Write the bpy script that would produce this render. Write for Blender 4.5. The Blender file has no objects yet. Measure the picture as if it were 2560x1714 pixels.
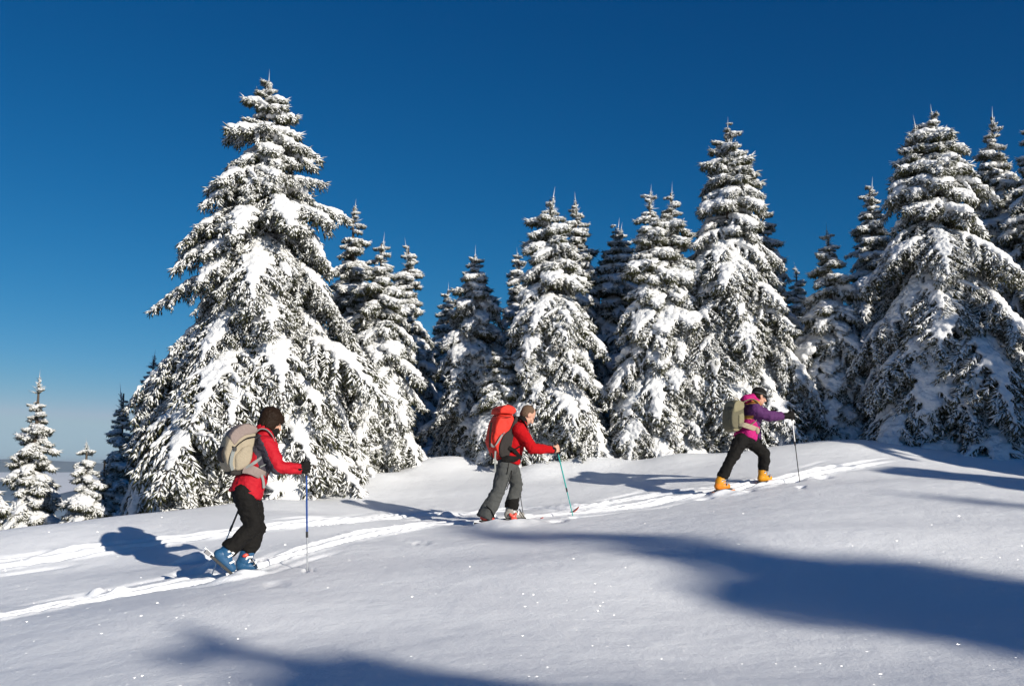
import bpy, bmesh, math, random
import numpy as np
from mathutils import Vector, Matrix, noise

S = bpy.context.scene
COL = S.collection
rng = np.random.default_rng(7)
random.seed(7)

# ------------------------------------------------------------------ camera
F_PX, CU, CV, HORIZON = 2406.0, 1280.0, 857.0, 1158.0
PITCH = math.atan((HORIZON - CV) / F_PX)
CAM = np.array([0.0, 0.0, 1.15])
cam_data = bpy.data.cameras.new('camera')
cam_data.sensor_width = 36.0
cam_data.lens = 36.0 * F_PX / 2560.0
cam_data.clip_start = 0.05
cam_data.clip_end = 120000.0
cam_obj = bpy.data.objects.new('camera', cam_data)
COL.objects.link(cam_obj)
cam_obj.location = CAM
cam_obj.rotation_euler = (math.pi / 2 + PITCH, 0, 0)
S.camera = cam_obj

# ------------------------------------------------------------------ sky and sun
SUN_ELEV = math.radians(19.0)
SUN_H = np.array([0.656, -0.755]); SUN_H /= np.linalg.norm(SUN_H)      # horizontal direction towards the sun
SUN_DIR = np.array([SUN_H[0] * math.cos(SUN_ELEV), SUN_H[1] * math.cos(SUN_ELEV), math.sin(SUN_ELEV)])
world = bpy.data.worlds.new('World'); S.world = world
world.use_nodes = True
wn = world.node_tree; wn.nodes.clear()
sky = wn.nodes.new('ShaderNodeTexSky'); sky.sky_type = 'NISHITA'; sky.sun_disc = False
sky.sun_elevation = SUN_ELEV
sky.sun_rotation = math.atan2(SUN_H[0], SUN_H[1])
sky.altitude = 1800.0; sky.air_density = 1.0; sky.dust_density = 0.5; sky.ozone_density = 3.0
# the picture was taken through a polarising filter: a response curve per channel over the whole sky
sepc = wn.nodes.new('ShaderNodeSeparateColor'); comc = wn.nodes.new('ShaderNodeCombineColor')
wn.links.new(sky.outputs[0], sepc.inputs[0])
for ch, (kk, pp, cc) in enumerate(((0.0240, 2.70, 6.2), (0.350, 1.18, 8.9), (0.716, 0.93, 9.0))):
    mn = wn.nodes.new('ShaderNodeMath'); mn.operation = 'MINIMUM'; mn.inputs[1].default_value = cc
    pw_ = wn.nodes.new('ShaderNodeMath'); pw_.operation = 'POWER'; pw_.inputs[1].default_value = pp
    ml = wn.nodes.new('ShaderNodeMath'); ml.operation = 'MULTIPLY'; ml.inputs[1].default_value = kk
    if ch == 2:                                            # the pale rim of the sky keeps its blue
        mx = wn.nodes.new('ShaderNodeMath'); mx.operation = 'MAXIMUM'
        wn.links.new(sepc.outputs[2], mx.inputs[0]); wn.links.new(sepc.outputs[1], mx.inputs[1]); wn.links.new(mx.outputs[0], mn.inputs[0])
    else: wn.links.new(sepc.outputs[ch], mn.inputs[0])
    wn.links.new(mn.outputs[0], pw_.inputs[0])
    wn.links.new(pw_.outputs[0], ml.inputs[0]); wn.links.new(ml.outputs[0], comc.inputs[ch])
bg = wn.nodes.new('ShaderNodeBackground'); bg.inputs['Strength'].default_value = 0.092
wo = wn.nodes.new('ShaderNodeOutputWorld')
wn.links.new(comc.outputs[0], bg.inputs[0]); wn.links.new(bg.outputs[0], wo.inputs[0])

sun = bpy.data.lights.new('sun', 'SUN'); sun.energy = 5.0; sun.angle = math.radians(0.53); sun.color = (1.0, 0.94, 0.835)
sun_obj = bpy.data.objects.new('sun', sun); COL.objects.link(sun_obj)
sun_obj.location = (20, -20, 30)
sun_obj.rotation_euler = Vector(SUN_DIR).to_track_quat('Z', 'Y').to_euler()

S.view_settings.view_transform = 'Standard'; S.view_settings.look = 'None'
S.view_settings.exposure = 0.2; S.view_settings.gamma = 1.0; S.view_settings.use_curve_mapping = False
S.render.engine = 'CYCLES'
S.cycles.use_denoising = True
S.cycles.max_bounces = 6; S.cycles.diffuse_bounces = 3; S.cycles.glossy_bounces = 2; S.cycles.transparent_max_bounces = 4
S.cycles.use_adaptive_sampling = True; S.cycles.adaptive_threshold = 0.02
S.render.film_transparent = False

# ------------------------------------------------------------------ pixel <-> place
_cp, _sp = math.cos(PITCH), math.sin(PITCH)
def ray(u, v):
    a, b = (u - CU) / F_PX, (CV - v) / F_PX
    return np.array([a, _cp - b * _sp, _sp + b * _cp])
def W(u, v, Y):
    d = ray(u, v)
    return CAM + d * (Y / d[1])

# ------------------------------------------------------------------ helpers
def tag(o, label=None, cat=None, group=None, kind=None):
    if label: o['label'] = label
    if cat: o['category'] = cat
    if group: o['group'] = group
    if kind: o['kind'] = kind
    return o

def mesh_from(V, Fs, name, mats=(), smooth=True, mi=None):
    me = bpy.data.meshes.new(name)
    V = np.asarray(V, dtype=np.float32)
    if isinstance(Fs, np.ndarray):
        nf, k = Fs.shape
        me.vertices.add(len(V)); me.vertices.foreach_set('co', V.ravel())
        me.loops.add(nf * k); me.loops.foreach_set('vertex_index', Fs.astype(np.int32).ravel())
        me.polygons.add(nf)
        me.polygons.foreach_set('loop_start', np.arange(0, nf * k, k, dtype=np.int32))
        me.update(calc_edges=True)
    else:
        me.from_pydata([tuple(map(float, v)) for v in V], [], [tuple(f) for f in Fs]); me.update()
    for m in mats: me.materials.append(m)
    if smooth: me.polygons.foreach_set('use_smooth', np.ones(len(me.polygons), dtype=bool))
    if mi is not None: me.polygons.foreach_set('material_index', np.asarray(mi, dtype=np.int32))
    me.update()
    return me

def add_obj(name, me, parent=None, loc=(0, 0, 0)):
    o = bpy.data.objects.new(name, me); COL.objects.link(o)
    o.location = loc
    if parent is not None: o.parent = parent
    return o

def empty(name, loc):
    o = bpy.data.objects.new(name, None); COL.objects.link(o); o.location = loc; o.empty_display_size = 0.2
    return o

# primitives as (V, F) lists, joined and optionally voxel-remeshed
def unit(v): v = np.asarray(v, float); return v / max(np.linalg.norm(v), 1e-9)

def cap(a, b, ra, rb, lat=None, sx=1.0, n=14, hemi=3):
    """tapered capsule from a to b; sx scales the section along the lateral vector"""
    a, b = np.asarray(a, float), np.asarray(b, float)
    w = unit(b - a)
    l = np.asarray(lat, float) if lat is not None else (np.array([0, 0, 1.0]) if abs(w[2]) < 0.9 else np.array([1.0, 0, 0]))
    l = unit(l - w * np.dot(l, w)); m = np.cross(w, l)
    rings = []
    for i in range(hemi, 0, -1):
        t = i / (hemi + 0.35) * math.pi / 2
        rings.append((a - w * ra * math.sin(t), ra * math.cos(t)))
    k = max(2, int(np.linalg.norm(b - a) / 0.05) + 1)
    for i in range(k + 1):
        t = i / k; rings.append((a + (b - a) * t, ra + (rb - ra) * t))
    for i in range(1, hemi + 1):
        t = i / (hemi + 0.35) * math.pi / 2
        rings.append((b + w * rb * math.sin(t), rb * math.cos(t)))
    ph = np.linspace(0, 2 * math.pi, n, endpoint=False)
    V = []
    for c, r in rings:
        V.append(c + np.outer(np.cos(ph) * r * sx, l) + np.outer(np.sin(ph) * r, m))
    V = np.vstack(V); Fs = []
    for i in range(len(rings) - 1):
        for j in range(n):
            j2 = (j + 1) % n
            Fs.append((i * n + j, i * n + j2, (i + 1) * n + j2, (i + 1) * n + j))
    Fs.append(tuple(range(n - 1, -1, -1))); Fs.append(tuple((len(rings) - 1) * n + j for j in range(n)))
    return V, Fs

def ell(c, rx, ry, rz, ax=None, n=14, m=9):
    """ellipsoid with axes given as three rows of ax"""
    ax = np.eye(3) if ax is None else np.asarray(ax)
    V, Fs = [], []
    for i in range(1, m):
        th = math.pi * i / m
        for j in range(n):
            ph = 2 * math.pi * j / n
            V.append((math.sin(th) * math.cos(ph) * rx, math.sin(th) * math.sin(ph) * ry, math.cos(th) * rz))
    top = len(V); V.append((0, 0, rz)); bot = len(V); V.append((0, 0, -rz))
    for i in range(m - 2):
        for j in range(n):
            j2 = (j + 1) % n
            Fs.append((i * n + j, (i + 1) * n + j, (i + 1) * n + j2, i * n + j2))
    for j in range(n):
        j2 = (j + 1) % n
        Fs.append((top, j, j2)); Fs.append((bot, (m - 2) * n + j2, (m - 2) * n + j))
    V = np.asarray(V) @ ax + np.asarray(c)
    return V, Fs

def boxp(c, dims, ax=None):
    ax = np.eye(3) if ax is None else np.asarray(ax)
    s = np.array([(x, y, z) for x in (-.5, .5) for y in (-.5, .5) for z in (-.5, .5)]) * np.asarray(dims)
    return s @ ax + np.asarray(c), [(0, 1, 3, 2), (4, 6, 7, 5), (0, 4, 5, 1), (2, 3, 7, 6), (0, 2, 6, 4), (1, 5, 7, 3)]

def joinp(prims):
    V, Fs, o = [], [], 0
    for v, f in prims:
        V.append(v); Fs += [tuple(i + o for i in q) for q in f]; o += len(v)
    return np.vstack(V), Fs

def remesh(prims, voxel, smooth=4, fac=0.5):
    """one continuous skin round overlapping primitives -> vertices, quads"""
    V, Fs = joinp(prims)
    me = mesh_from(V, Fs, 'tmp')
    o = bpy.data.objects.new('tmp', me); COL.objects.link(o)
    r = o.modifiers.new('r', 'REMESH'); r.mode = 'VOXEL'; r.voxel_size = voxel; r.adaptivity = 0
    if smooth:
        s = o.modifiers.new('s', 'SMOOTH'); s.factor = fac; s.iterations = smooth
    dg = bpy.context.evaluated_depsgraph_get()
    ev = o.evaluated_get(dg); m2 = ev.to_mesh()
    vv = np.empty(len(m2.vertices) * 3, dtype=np.float32); m2.vertices.foreach_get('co', vv); vv = vv.reshape(-1, 3)
    nn = np.empty(len(m2.vertices) * 3, dtype=np.float32); m2.vertices.foreach_get('normal', nn); nn = nn.reshape(-1, 3)
    ff = [tuple(p.vertices) for p in m2.polygons]
    ev.to_mesh_clear()
    bpy.data.objects.remove(o); bpy.data.meshes.remove(me)
    ff = np.array(ff, dtype=np.int32) if all(len(f) == 4 for f in ff) else ff
    return vv.astype(float), ff, nn.astype(float)

def tube(pts, r, n=8, flat=None):
    """tube along points; r a number or list; flat=(lat vector, half width, half thickness) gives a ribbon"""
    P = [np.asarray(p, float) for p in pts]; V, Fs = [], []
    for i, p in enumerate(P):
        w = unit(P[min(i + 1, len(P) - 1)] - P[max(i - 1, 0)])
        l = np.asarray(flat[0], float) if flat else (np.array([0, 0, 1.0]) if abs(w[2]) < 0.9 else np.array([1.0, 0, 0]))
        l = unit(l - w * np.dot(l, w)); m = np.cross(w, l)
        ri = r[i] if hasattr(r, '__len__') else r
        a, b = (flat[1], flat[2]) if flat else (ri, ri)
        ph = np.linspace(0, 2 * math.pi, n, endpoint=False) + math.pi / n
        V.append(p + np.outer(np.cos(ph) * a * (1.25 if flat else 1), l) + np.outer(np.sin(ph) * b * (1.25 if flat else 1), m))
    V = np.vstack(V)
    for i in range(len(P) - 1):
        for j in range(n):
            j2 = (j + 1) % n
            Fs.append((i * n + j, i * n + j2, (i + 1) * n + j2, (i + 1) * n + j))
    Fs.append(tuple(range(n - 1, -1, -1))); Fs.append(tuple((len(P) - 1) * n + j for j in range(n)))
    return V, Fs

def spline(pts, k=6):
    """Catmull-Rom through points"""
    P = [np.asarray(p, float) for p in pts]; P = [2 * P[0] - P[1]] + P + [2 * P[-1] - P[-2]]; out = []
    for i in range(1, len(P) - 2):
        for j in range(k):
            t = j / k
            out.append(0.5 * (2 * P[i] + (P[i + 1] - P[i - 1]) * t + (2 * P[i - 1] - 5 * P[i] + 4 * P[i + 1] - P[i + 2]) * t * t
                              + (3 * P[i] - P[i - 1] - 3 * P[i + 1] + P[i + 2]) * t ** 3))
    out.append(P[-2]); return out

# ------------------------------------------------------------------ materials
def new_mat(name):
    m = bpy.data.materials.new(name); m.use_nodes = True
    return m, m.node_tree, m.node_tree.nodes['Principled BSDF']

def N(nt, t, **kw):
    n = nt.nodes.new(t)
    for k, v in kw.items(): setattr(n, k, v)
    return n

def cloth_mat(name, col, rough=0.85, var=0.12, scale=18.0, bump=0.25, weave=900.0, spec=0.2):
    m, nt, b = new_mat(name)
    tc = N(nt, 'ShaderNodeTexCoord')
    no = N(nt, 'ShaderNodeTexNoise'); no.inputs['Scale'].default_value = scale; no.inputs['Detail'].default_value = 5
    nt.links.new(tc.outputs['Object'], no.inputs['Vector'])
    r = N(nt, 'ShaderNodeMix', data_type='RGBA')
    r.inputs[6].default_value = tuple(c * (1 - var) for c in col) + (1,)
    r.inputs[7].default_value = tuple(min(1, c * (1 + var)) for c in col) + (1,)
    nt.links.new(no.outputs['Fac'], r.inputs[0]); nt.links.new(r.outputs[2], b.inputs['Base Color'])
    n2 = N(nt, 'ShaderNodeTexNoise'); n2.inputs['Scale'].default_value = scale * 0.9; n2.inputs['Detail'].default_value = 3
    n2.inputs['Distortion'].default_value = 1.5
    nt.links.new(tc.outputs['Object'], n2.inputs['Vector'])
    bp = N(nt, 'ShaderNodeBump'); bp.inputs['Strength'].default_value = bump; bp.inputs['Distance'].default_value = 0.03
    nt.links.new(n2.outputs['Fac'], bp.inputs['Height']); nt.links.new(bp.outputs[0], b.inputs['Normal'])
    b.inputs['Roughness'].default_value = rough; b.inputs['Specular IOR Level'].default_value = spec
    return m

def hard_mat(name, col, rough=0.4, metal=0.0, var=0.1):
    m, nt, b = new_mat(name)
    no = N(nt, 'ShaderNodeTexNoise'); no.inputs['Scale'].default_value = 40; no.inputs['Detail'].default_value = 4
    tc = N(nt, 'ShaderNodeTexCoord'); nt.links.new(tc.outputs['Object'], no.inputs['Vector'])
    r = N(nt, 'ShaderNodeMix', data_type='RGBA')
    r.inputs[6].default_value = tuple(c * (1 - var) for c in col) + (1,)
    r.inputs[7].default_value = tuple(min(1, c * (1 + var)) for c in col) + (1,)
    nt.links.new(no.outputs['Fac'], r.inputs[0]); nt.links.new(r.outputs[2], b.inputs['Base Color'])
    mr = N(nt, 'ShaderNodeMapRange'); mr.inputs['To Min'].default_value = rough * 0.8; mr.inputs['To Max'].default_value = min(1, rough * 1.3)
    nt.links.new(no.outputs['Fac'], mr.inputs['Value']); nt.links.new(mr.outputs[0], b.inputs['Roughness'])
    b.inputs['Metallic'].default_value = metal
    return m

def snow_ground_mat():
    m, nt, b = new_mat('snow_field')
    tc = N(nt, 'ShaderNodeTexCoord'); geo = N(nt, 'ShaderNodeNewGeometry')
    L = nt.links.new
    # fine grain relief
    g1 = N(nt, 'ShaderNodeTexNoise'); g1.inputs['Scale'].default_value = 34; g1.inputs['Detail'].default_value = 8; g1.inputs['Roughness'].default_value = 0.75
    g2 = N(nt, 'ShaderNodeTexNoise'); g2.inputs['Scale'].default_value = 3.2; g2.inputs['Detail'].default_value = 5
    L(tc.outputs['Object'], g1.inputs['Vector']); L(tc.outputs['Object'], g2.inputs['Vector'])
    b1 = N(nt, 'ShaderNodeBump'); b1.inputs['Strength'].default_value = 0.60; b1.inputs['Distance'].default_value = 0.010
    b2 = N(nt, 'ShaderNodeBump'); b2.inputs['Strength'].default_value = 0.5; b2.inputs['Distance'].default_value = 0.04
    L(g2.outputs['Fac'], b2.inputs['Height']); L(b2.outputs[0], b1.inputs['Normal']); L(g1.outputs['Fac'], b1.inputs['Height'])
    cur = b1.outputs[0]
    # loose surface crystals: tiny clear facets lying at every angle, each with its own reflection
    tot = None; nrm = None
    for sc, thr, rad in ((46.0, 0.10, 0.27), (14.0, 0.15, 0.14)):
        vo = N(nt, 'ShaderNodeTexVoronoi', voronoi_dimensions='2D'); vo.inputs['Scale'].default_value = sc
        L(tc.outputs['Object'], vo.inputs['Vector'])
        lt = N(nt, 'ShaderNodeMath', operation='LESS_THAN'); lt.inputs[1].default_value = rad
        L(vo.outputs['Distance'], lt.inputs[0])
        sep = N(nt, 'ShaderNodeSeparateColor'); L(vo.outputs['Color'], sep.inputs[0])
        gt = N(nt, 'ShaderNodeMath', operation='GREATER_THAN'); gt.inputs[1].default_value = thr
        L(sep.outputs[0], gt.inputs[0])
        mu = N(nt, 'ShaderNodeMath', operation='MULTIPLY'); L(lt.outputs[0], mu.inputs[0]); L(gt.outputs[0], mu.inputs[1])
        wn2 = N(nt, 'ShaderNodeTexWhiteNoise'); L(vo.outputs['Position'], wn2.inputs['Vector'])
        sub = N(nt, 'ShaderNodeVectorMath', operation='SUBTRACT'); sub.inputs[1].default_value = (0.5, 0.5, -0.3)
        L(wn2.outputs['Color'], sub.inputs[0])
        ms = N(nt, 'ShaderNodeVectorMath', operation='MULTIPLY'); ms.inputs[1].default_value = (2.0, 2.0, 0.7); L(sub.outputs[0], ms.inputs[0])
        nm = N(nt, 'ShaderNodeVectorMath', operation='NORMALIZE'); L(ms.outputs[0], nm.inputs[0])
        if tot is None: tot, nrm = mu.outputs[0], nm.outputs[0]
        else:
            mx = N(nt, 'ShaderNodeMath', operation='MAXIMUM'); L(tot, mx.inputs[0]); L(mu.outputs[0], mx.inputs[1])
            mv = N(nt, 'ShaderNodeMix', data_type='VECTOR'); L(mu.outputs[0], mv.inputs[0]); L(nrm, mv.inputs[4]); L(nm.outputs[0], mv.inputs[5])
            tot, nrm = mx.outputs[0], mv.outputs[1]
    gl = N(nt, 'ShaderNodeBsdfGlossy'); gl.inputs['Roughness'].default_value = 0.24
    gc = N(nt, 'ShaderNodeMath', operation='MULTIPLY'); gc.inputs[1].default_value = 0.10; L(tot, gc.inputs[0])
    L(gc.outputs[0], gl.inputs['Color']); L(nrm, gl.inputs['Normal'])
    add = N(nt, 'ShaderNodeAddShader'); L(b.outputs[0], add.inputs[0]); L(gl.outputs[0], add.inputs[1]); L(add.outputs[0], nt.nodes['Material Output'].inputs['Surface'])
    L(cur, b.inputs['Normal'])
    b.inputs['Base Color'].default_value = (0.87, 0.88, 0.90, 1)
    b.inputs['Roughness'].default_value = 0.55; b.inputs['Specular IOR Level'].default_value = 0.25
    return m

def snow_pad_mat():
    m, nt, b = new_mat('snow_on_boughs')
    tc = N(nt, 'ShaderNodeTexCoord')
    g1 = N(nt, 'ShaderNodeTexNoise'); g1.inputs['Scale'].default_value = 14; g1.inputs['Detail'].default_value = 6; g1.inputs['Roughness'].default_value = 0.65
    nt.links.new(tc.outputs['Object'], g1.inputs['Vector'])
    bp = N(nt, 'ShaderNodeBump'); bp.inputs['Strength'].default_value = 0.75; bp.inputs['Distance'].default_value = 0.05
    nt.links.new(g1.outputs['Fac'], bp.inputs['Height']); nt.links.new(bp.outputs[0], b.inputs['Normal'])
    b.inputs['Base Color'].default_value = (0.80, 0.80, 0.80, 1)
    b.inputs['Roughness'].default_value = 0.7; b.inputs['Specular IOR Level'].default_value = 0.15
    return m

def needle_mat():
    """spruce twigs: dark needles, rimed with snow where a twig is rimed or faces up"""
    m, nt, b = new_mat('rimed_needles')
    L = nt.links.new
    at = N(nt, 'ShaderNodeAttribute', attribute_name='frost')
    geo = N(nt, 'ShaderNodeNewGeometry'); sx = N(nt, 'ShaderNodeSeparateXYZ'); L(geo.outputs['Normal'], sx.inputs[0])
    tc = N(nt, 'ShaderNodeTexCoord')
    no = N(nt, 'ShaderNodeTexNoise'); no.inputs['Scale'].default_value = 35; no.inputs['Detail'].default_value = 3
    L(tc.outputs['Object'], no.inputs['Vector'])
    a1 = N(nt, 'ShaderNodeMath', operation='MULTIPLY_ADD'); a1.inputs[1].default_value = 0.55; L(sx.outputs[2], a1.inputs[0]); L(at.outputs['Fac'], a1.inputs[2])
    a2 = N(nt, 'ShaderNodeMath', operation='MULTIPLY_ADD'); a2.inputs[1].default_value = 0.9; L(no.outputs['Fac'], a2.inputs[0]); L(a1.outputs[0], a2.inputs[2])
    mr = N(nt, 'ShaderNodeMapRange'); mr.inputs['From Min'].default_value = 0.72; mr.inputs['From Max'].default_value = 0.90; mr.clamp = True
    L(a2.outputs[0], mr.inputs['Value'])
    c = N(nt, 'ShaderNodeMix', data_type='RGBA'); c.inputs[6].default_value = (0.066, 0.068, 0.032, 1); c.inputs[7].default_value = (0.80, 0.80, 0.79, 1)
    L(mr.outputs[0], c.inputs[0]); L(c.outputs[2], b.inputs['Base Color'])
    b.inputs['Roughness'].default_value = 0.75; b.inputs['Specular IOR Level'].default_value = 0.15
    return m

def bark_mat():
    m, nt, b = new_mat('bark')
    tc = N(nt, 'ShaderNodeTexCoord'); mp = N(nt, 'ShaderNodeMapping'); mp.inputs['Scale'].default_value = (14, 14, 4)
    no = N(nt, 'ShaderNodeTexNoise'); no.inputs['Scale'].default_value = 2; no.inputs['Detail'].default_value = 6
    nt.links.new(tc.outputs['Object'], mp.inputs[0]); nt.links.new(mp.outputs[0], no.inputs['Vector'])
    c = N(nt, 'ShaderNodeMix', data_type='RGBA'); c.inputs[6].default_value = (0.035, 0.026, 0.018, 1); c.inputs[7].default_value = (0.13, 0.10, 0.075, 1)
    nt.links.new(no.outputs['Fac'], c.inputs[0]); nt.links.new(c.outputs[2], b.inputs['Base Color'])
    bp = N(nt, 'ShaderNodeBump'); bp.inputs['Strength'].default_value = 0.8; bp.inputs['Distance'].default_value = 0.03
    nt.links.new(no.outputs['Fac'], bp.inputs['Height']); nt.links.new(bp.outputs[0], b.inputs['Normal'])
    b.inputs['Roughness'].default_value = 0.9
    return m

M_SNOW = snow_ground_mat(); M_PAD = snow_pad_mat(); M_NEEDLE = needle_mat(); M_BARK = bark_mat()

# ------------------------------------------------------------------ terrain height
ctrl = [W(*p) for p in [
    (1280, 1714, 5.1), (0, 1714, 5.7), (2560, 1714, 5.3), (640, 1560, 7.0), (60, 1600, 7.3),
    (0, 1535, 8.5), (590, 1436, 9.4), (300, 1490, 8.9), (850, 1355, 10.6), (1230, 1306, 12.2), (1520, 1272, 12.6), (1800, 1229, 13.3),
    (1280, 1450, 8.4), (1280, 1380, 10.1), (1900, 1450, 8.3), (1900, 1330, 10.0), (1900, 1262, 12.0),
    (2560, 1500, 7.5), (2560, 1300, 10.2), (2560, 1235, 11.6), (2560, 1170, 14.2), (2560, 1108, 16.6),
    (2240, 1215, 12.3), (2150, 1160, 14.2), (2080, 1106, 16.0), (2200, 1102, 16.2), (2380, 1108, 16.5),
    (1985, 1127, 15.4), (1780, 1142, 17.0), (1560, 1156, 17.4), (1400, 1180, 16.9), (1180, 1179, 17.1),
    (950, 1197, 16.7), (850, 1221, 16.2), (660, 1245, 14.4), (320, 1279, 12.9), (0, 1321, 12.2),
    (360, 1342, 11.4), (900, 1255, 15.0), (1050, 1140, 19.5), (1050, 1122, 22.0), (100, 1390, 10.7),
    (1990, 815, 34.0), (2090, 835, 33.0), (1760, 900, 34.0), (2400, 780, 34.0),
]]
ctrl += [np.array(p, float) for p in [
    (-4.1, 16.2, 0.22), (-6.5, 15.5, -0.45), (-8.5, 17.0, -1.5), (-6.5, 20.0, -0.9), (-10, 22, -2.9), (-4, 21, 0.5), (-14, 14, -1.2),
    (-9, 9, -0.7), (-8, 30, -3.8), (0, 27, 2.0), (0, 36, 2.6), (-14, 36, -7.5), (5.5, 19.0, 1.3), (9, 19, 1.45), (12, 26, 3.2),
    (0, 0, -0.05), (0, 3, -0.0), (-6, -4, -0.9), (8, -3, 0.2), (10, 6, 0.45), (14, 14, 1.6), (18, -8, 1.6), (30, -22, 2.6), (0, -20, -1.2),
    (-30, 0, -4.5), (-25, -30, -5), (30, 10, 4.2), (40, 40, 9.0), (15, 45, 6.5), (-5, 55, -4.0), (-35, 45, -16), (45, -40, 4.0), (60, 0, 8.0),
]]
ctrl = np.array(ctrl)
def _tps(d2): return 0.5 * d2 * np.log(d2 + 1e-9)
_n = len(ctrl)
_A = np.zeros((_n + 3, _n + 3))
_d2 = ((ctrl[:, None, :2] - ctrl[None, :, :2]) ** 2).sum(-1)
_A[:_n, :_n] = _tps(_d2) + np.eye(_n) * 0.02
_A[:_n, _n] = 1; _A[:_n, _n + 1:] = ctrl[:, :2]; _A[_n:, :_n] = _A[:_n, _n:].T
_w = np.linalg.solve(_A, np.concatenate([ctrl[:, 2], np.zeros(3)]))

_und = [(rng.uniform(0.5, 1.0), rng.uniform(0, 6.28), rng.uniform(0, 6.28), k) for k in (0.55, 0.8, 1.1, 1.5, 2.1, 2.9, 3.9)]
MOUNDS = []          # (x, y, height, radius): snow banked up round the trees
def base_height(x, y):
    x = np.asarray(x, float); y = np.asarray(y, float); sh = x.shape
    x = x.ravel(); y = y.ravel(); z = np.zeros_like(x)
    for s in range(0, len(x), 60000):
        xs, ys = x[s:s + 60000], y[s:s + 60000]
        d2 = (xs[:, None] - ctrl[None, :, 0]) ** 2 + (ys[:, None] - ctrl[None, :, 1]) ** 2
        z[s:s + 60000] = _tps(d2) @ _w[:_n] + _w[_n] + xs * _w[_n + 1] + ys * _w[_n + 2]
    r = np.hypot(x, y)
    # beyond the shoulder of the mountain everything drops away to the valley
    k = np.clip((r - 45) / 60, 0, 1); k = k * k * (3 - 2 * k)
    z = z * (1 - k) + k * (np.where(x > 0, 2.0, -8.0) - 0.30 * np.maximum(r - 60, 0))
    z = np.maximum(z, -420)
    und = np.zeros_like(x)
    for a, p, q, kk in _und:
        und += 0.030 / (0.5 + kk) * np.sin(kk * (x * math.cos(q) + y * math.sin(q)) + p + 0.8 * np.sin(0.6 * kk * y + q))
    z += und * np.clip((60 - r) / 30, 0, 1)
    return z.reshape(sh)
def height_m(x, y):
    z = base_height(x, y)
    for mx, my, mh, mr in MOUNDS:
        z = z + mh * np.exp(-((np.asarray(x) - mx) ** 2 + (np.asarray(y) - my) ** 2) / (mr * mr))
    return z
def zat(x, y): return float(height_m(np.array([x]), np.array([y]))[0])
def G(u, v):
    """where the ray through this point of the view meets the snow"""
    d = ray(u, v); ts = np.linspace(3.5, 40, 2200) / d[1]
    P = CAM[None] + ts[:, None] * d[None]
    below = P[:, 2] < height_m(P[:, 0], P[:, 1])
    i = int(np.argmax(below)) if below.any() else len(ts) - 1
    return np.array([P[i, 0], P[i, 1], zat(P[i, 0], P[i, 1])])
# ------------------------------------------------------------------ ski tracks pressed into the snow
for u, v, hh, rr in ((1060, 1172, 0.16, 0.55), (1150, 1165, 0.14, 0.5), (1345, 1190, 0.16, 0.45), (1520, 1170, 0.14, 0.55), (1440, 1172, 0.16, 0.5), (1700, 1150, 0.1, 0.6), (930, 1205, 0.1, 0.45)):
    p = G(u, v + 8); MOUNDS.append((p[0], p[1] + 0.5, hh, rr))
LINE_A = [(-260, 1588), (-120, 1566), (0, 1543), (100, 1524), (230, 1499), (420, 1464), (560, 1442), (640, 1416), (720, 1388), (800, 1364), (900, 1340), (1000, 1322), (1100, 1309),
          (1230, 1302), (1320, 1293), (1400, 1286), (1500, 1276), (1600, 1262), (1700, 1244), (1790, 1230), (1900, 1208), (2000, 1190), (2140, 1164), (2300, 1146)]
LINE_B = [(-200, 1450), (0, 1413), (140, 1392), (275, 1370), (430, 1350), (600, 1328), (740, 1311), (900, 1296), (1030, 1288), (1160, 1284), (1300, 1273), (1460, 1266), (1620, 1240), (1774, 1224), (1900, 1203)]
def ground_line(L):
    P = [G(*p)[:2] for p in L]
    S2 = [np.append(p, 0) for p in P]
    return np.array([q[:2] for q in spline(S2, 8)])
PA, PB = ground_line(LINE_A), ground_line(LINE_B)
def offset_line(P, d):
    T = np.gradient(P, axis=0); T /= np.linalg.norm(T, axis=1)[:, None]
    return P + np.stack([-T[:, 1], T[:, 0]], 1) * d
# two skis leave two grooves on the used track
GROOVES = [(offset_line(PA, -0.08), 0.045, 0.095, 1), (offset_line(PA, 0.14), 0.038, 0.060, 2),
           (offset_line(PB, -0.08), 0.042, 0.070, 3), (offset_line(PB, 0.14), 0.03, 0.025, 4)]
def seg_dist(px, py, P):
    best = np.full(px.shape, 1e9); along = np.zeros(px.shape); side = np.zeros(px.shape); s0 = 0.0
    for a, b in zip(P[:-1], P[1:]):
        d = b - a; l = np.hypot(*d)
        if l < 1e-6: continue
        t = np.clip(((px - a[0]) * d[0] + (py - a[1]) * d[1]) / (l * l), 0, 1)
        ex, ey = px - a[0] - t * d[0], py - a[1] - t * d[1]
        dd = np.hypot(ex, ey); m = dd < best
        best[m] = dd[m]; along[m] = s0 + t[m] * l; side[m] = np.sign(d[0] * ey - d[1] * ex)[m]; s0 += l
    return best, along, side
def wob(s, k, seed):
    return np.sin(s * k + seed * 1.7) * 0.5 + np.sin(s * k * 2.3 + seed * 3.1) * 0.3 + np.sin(s * k * 5.1 + seed) * 0.2
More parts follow.
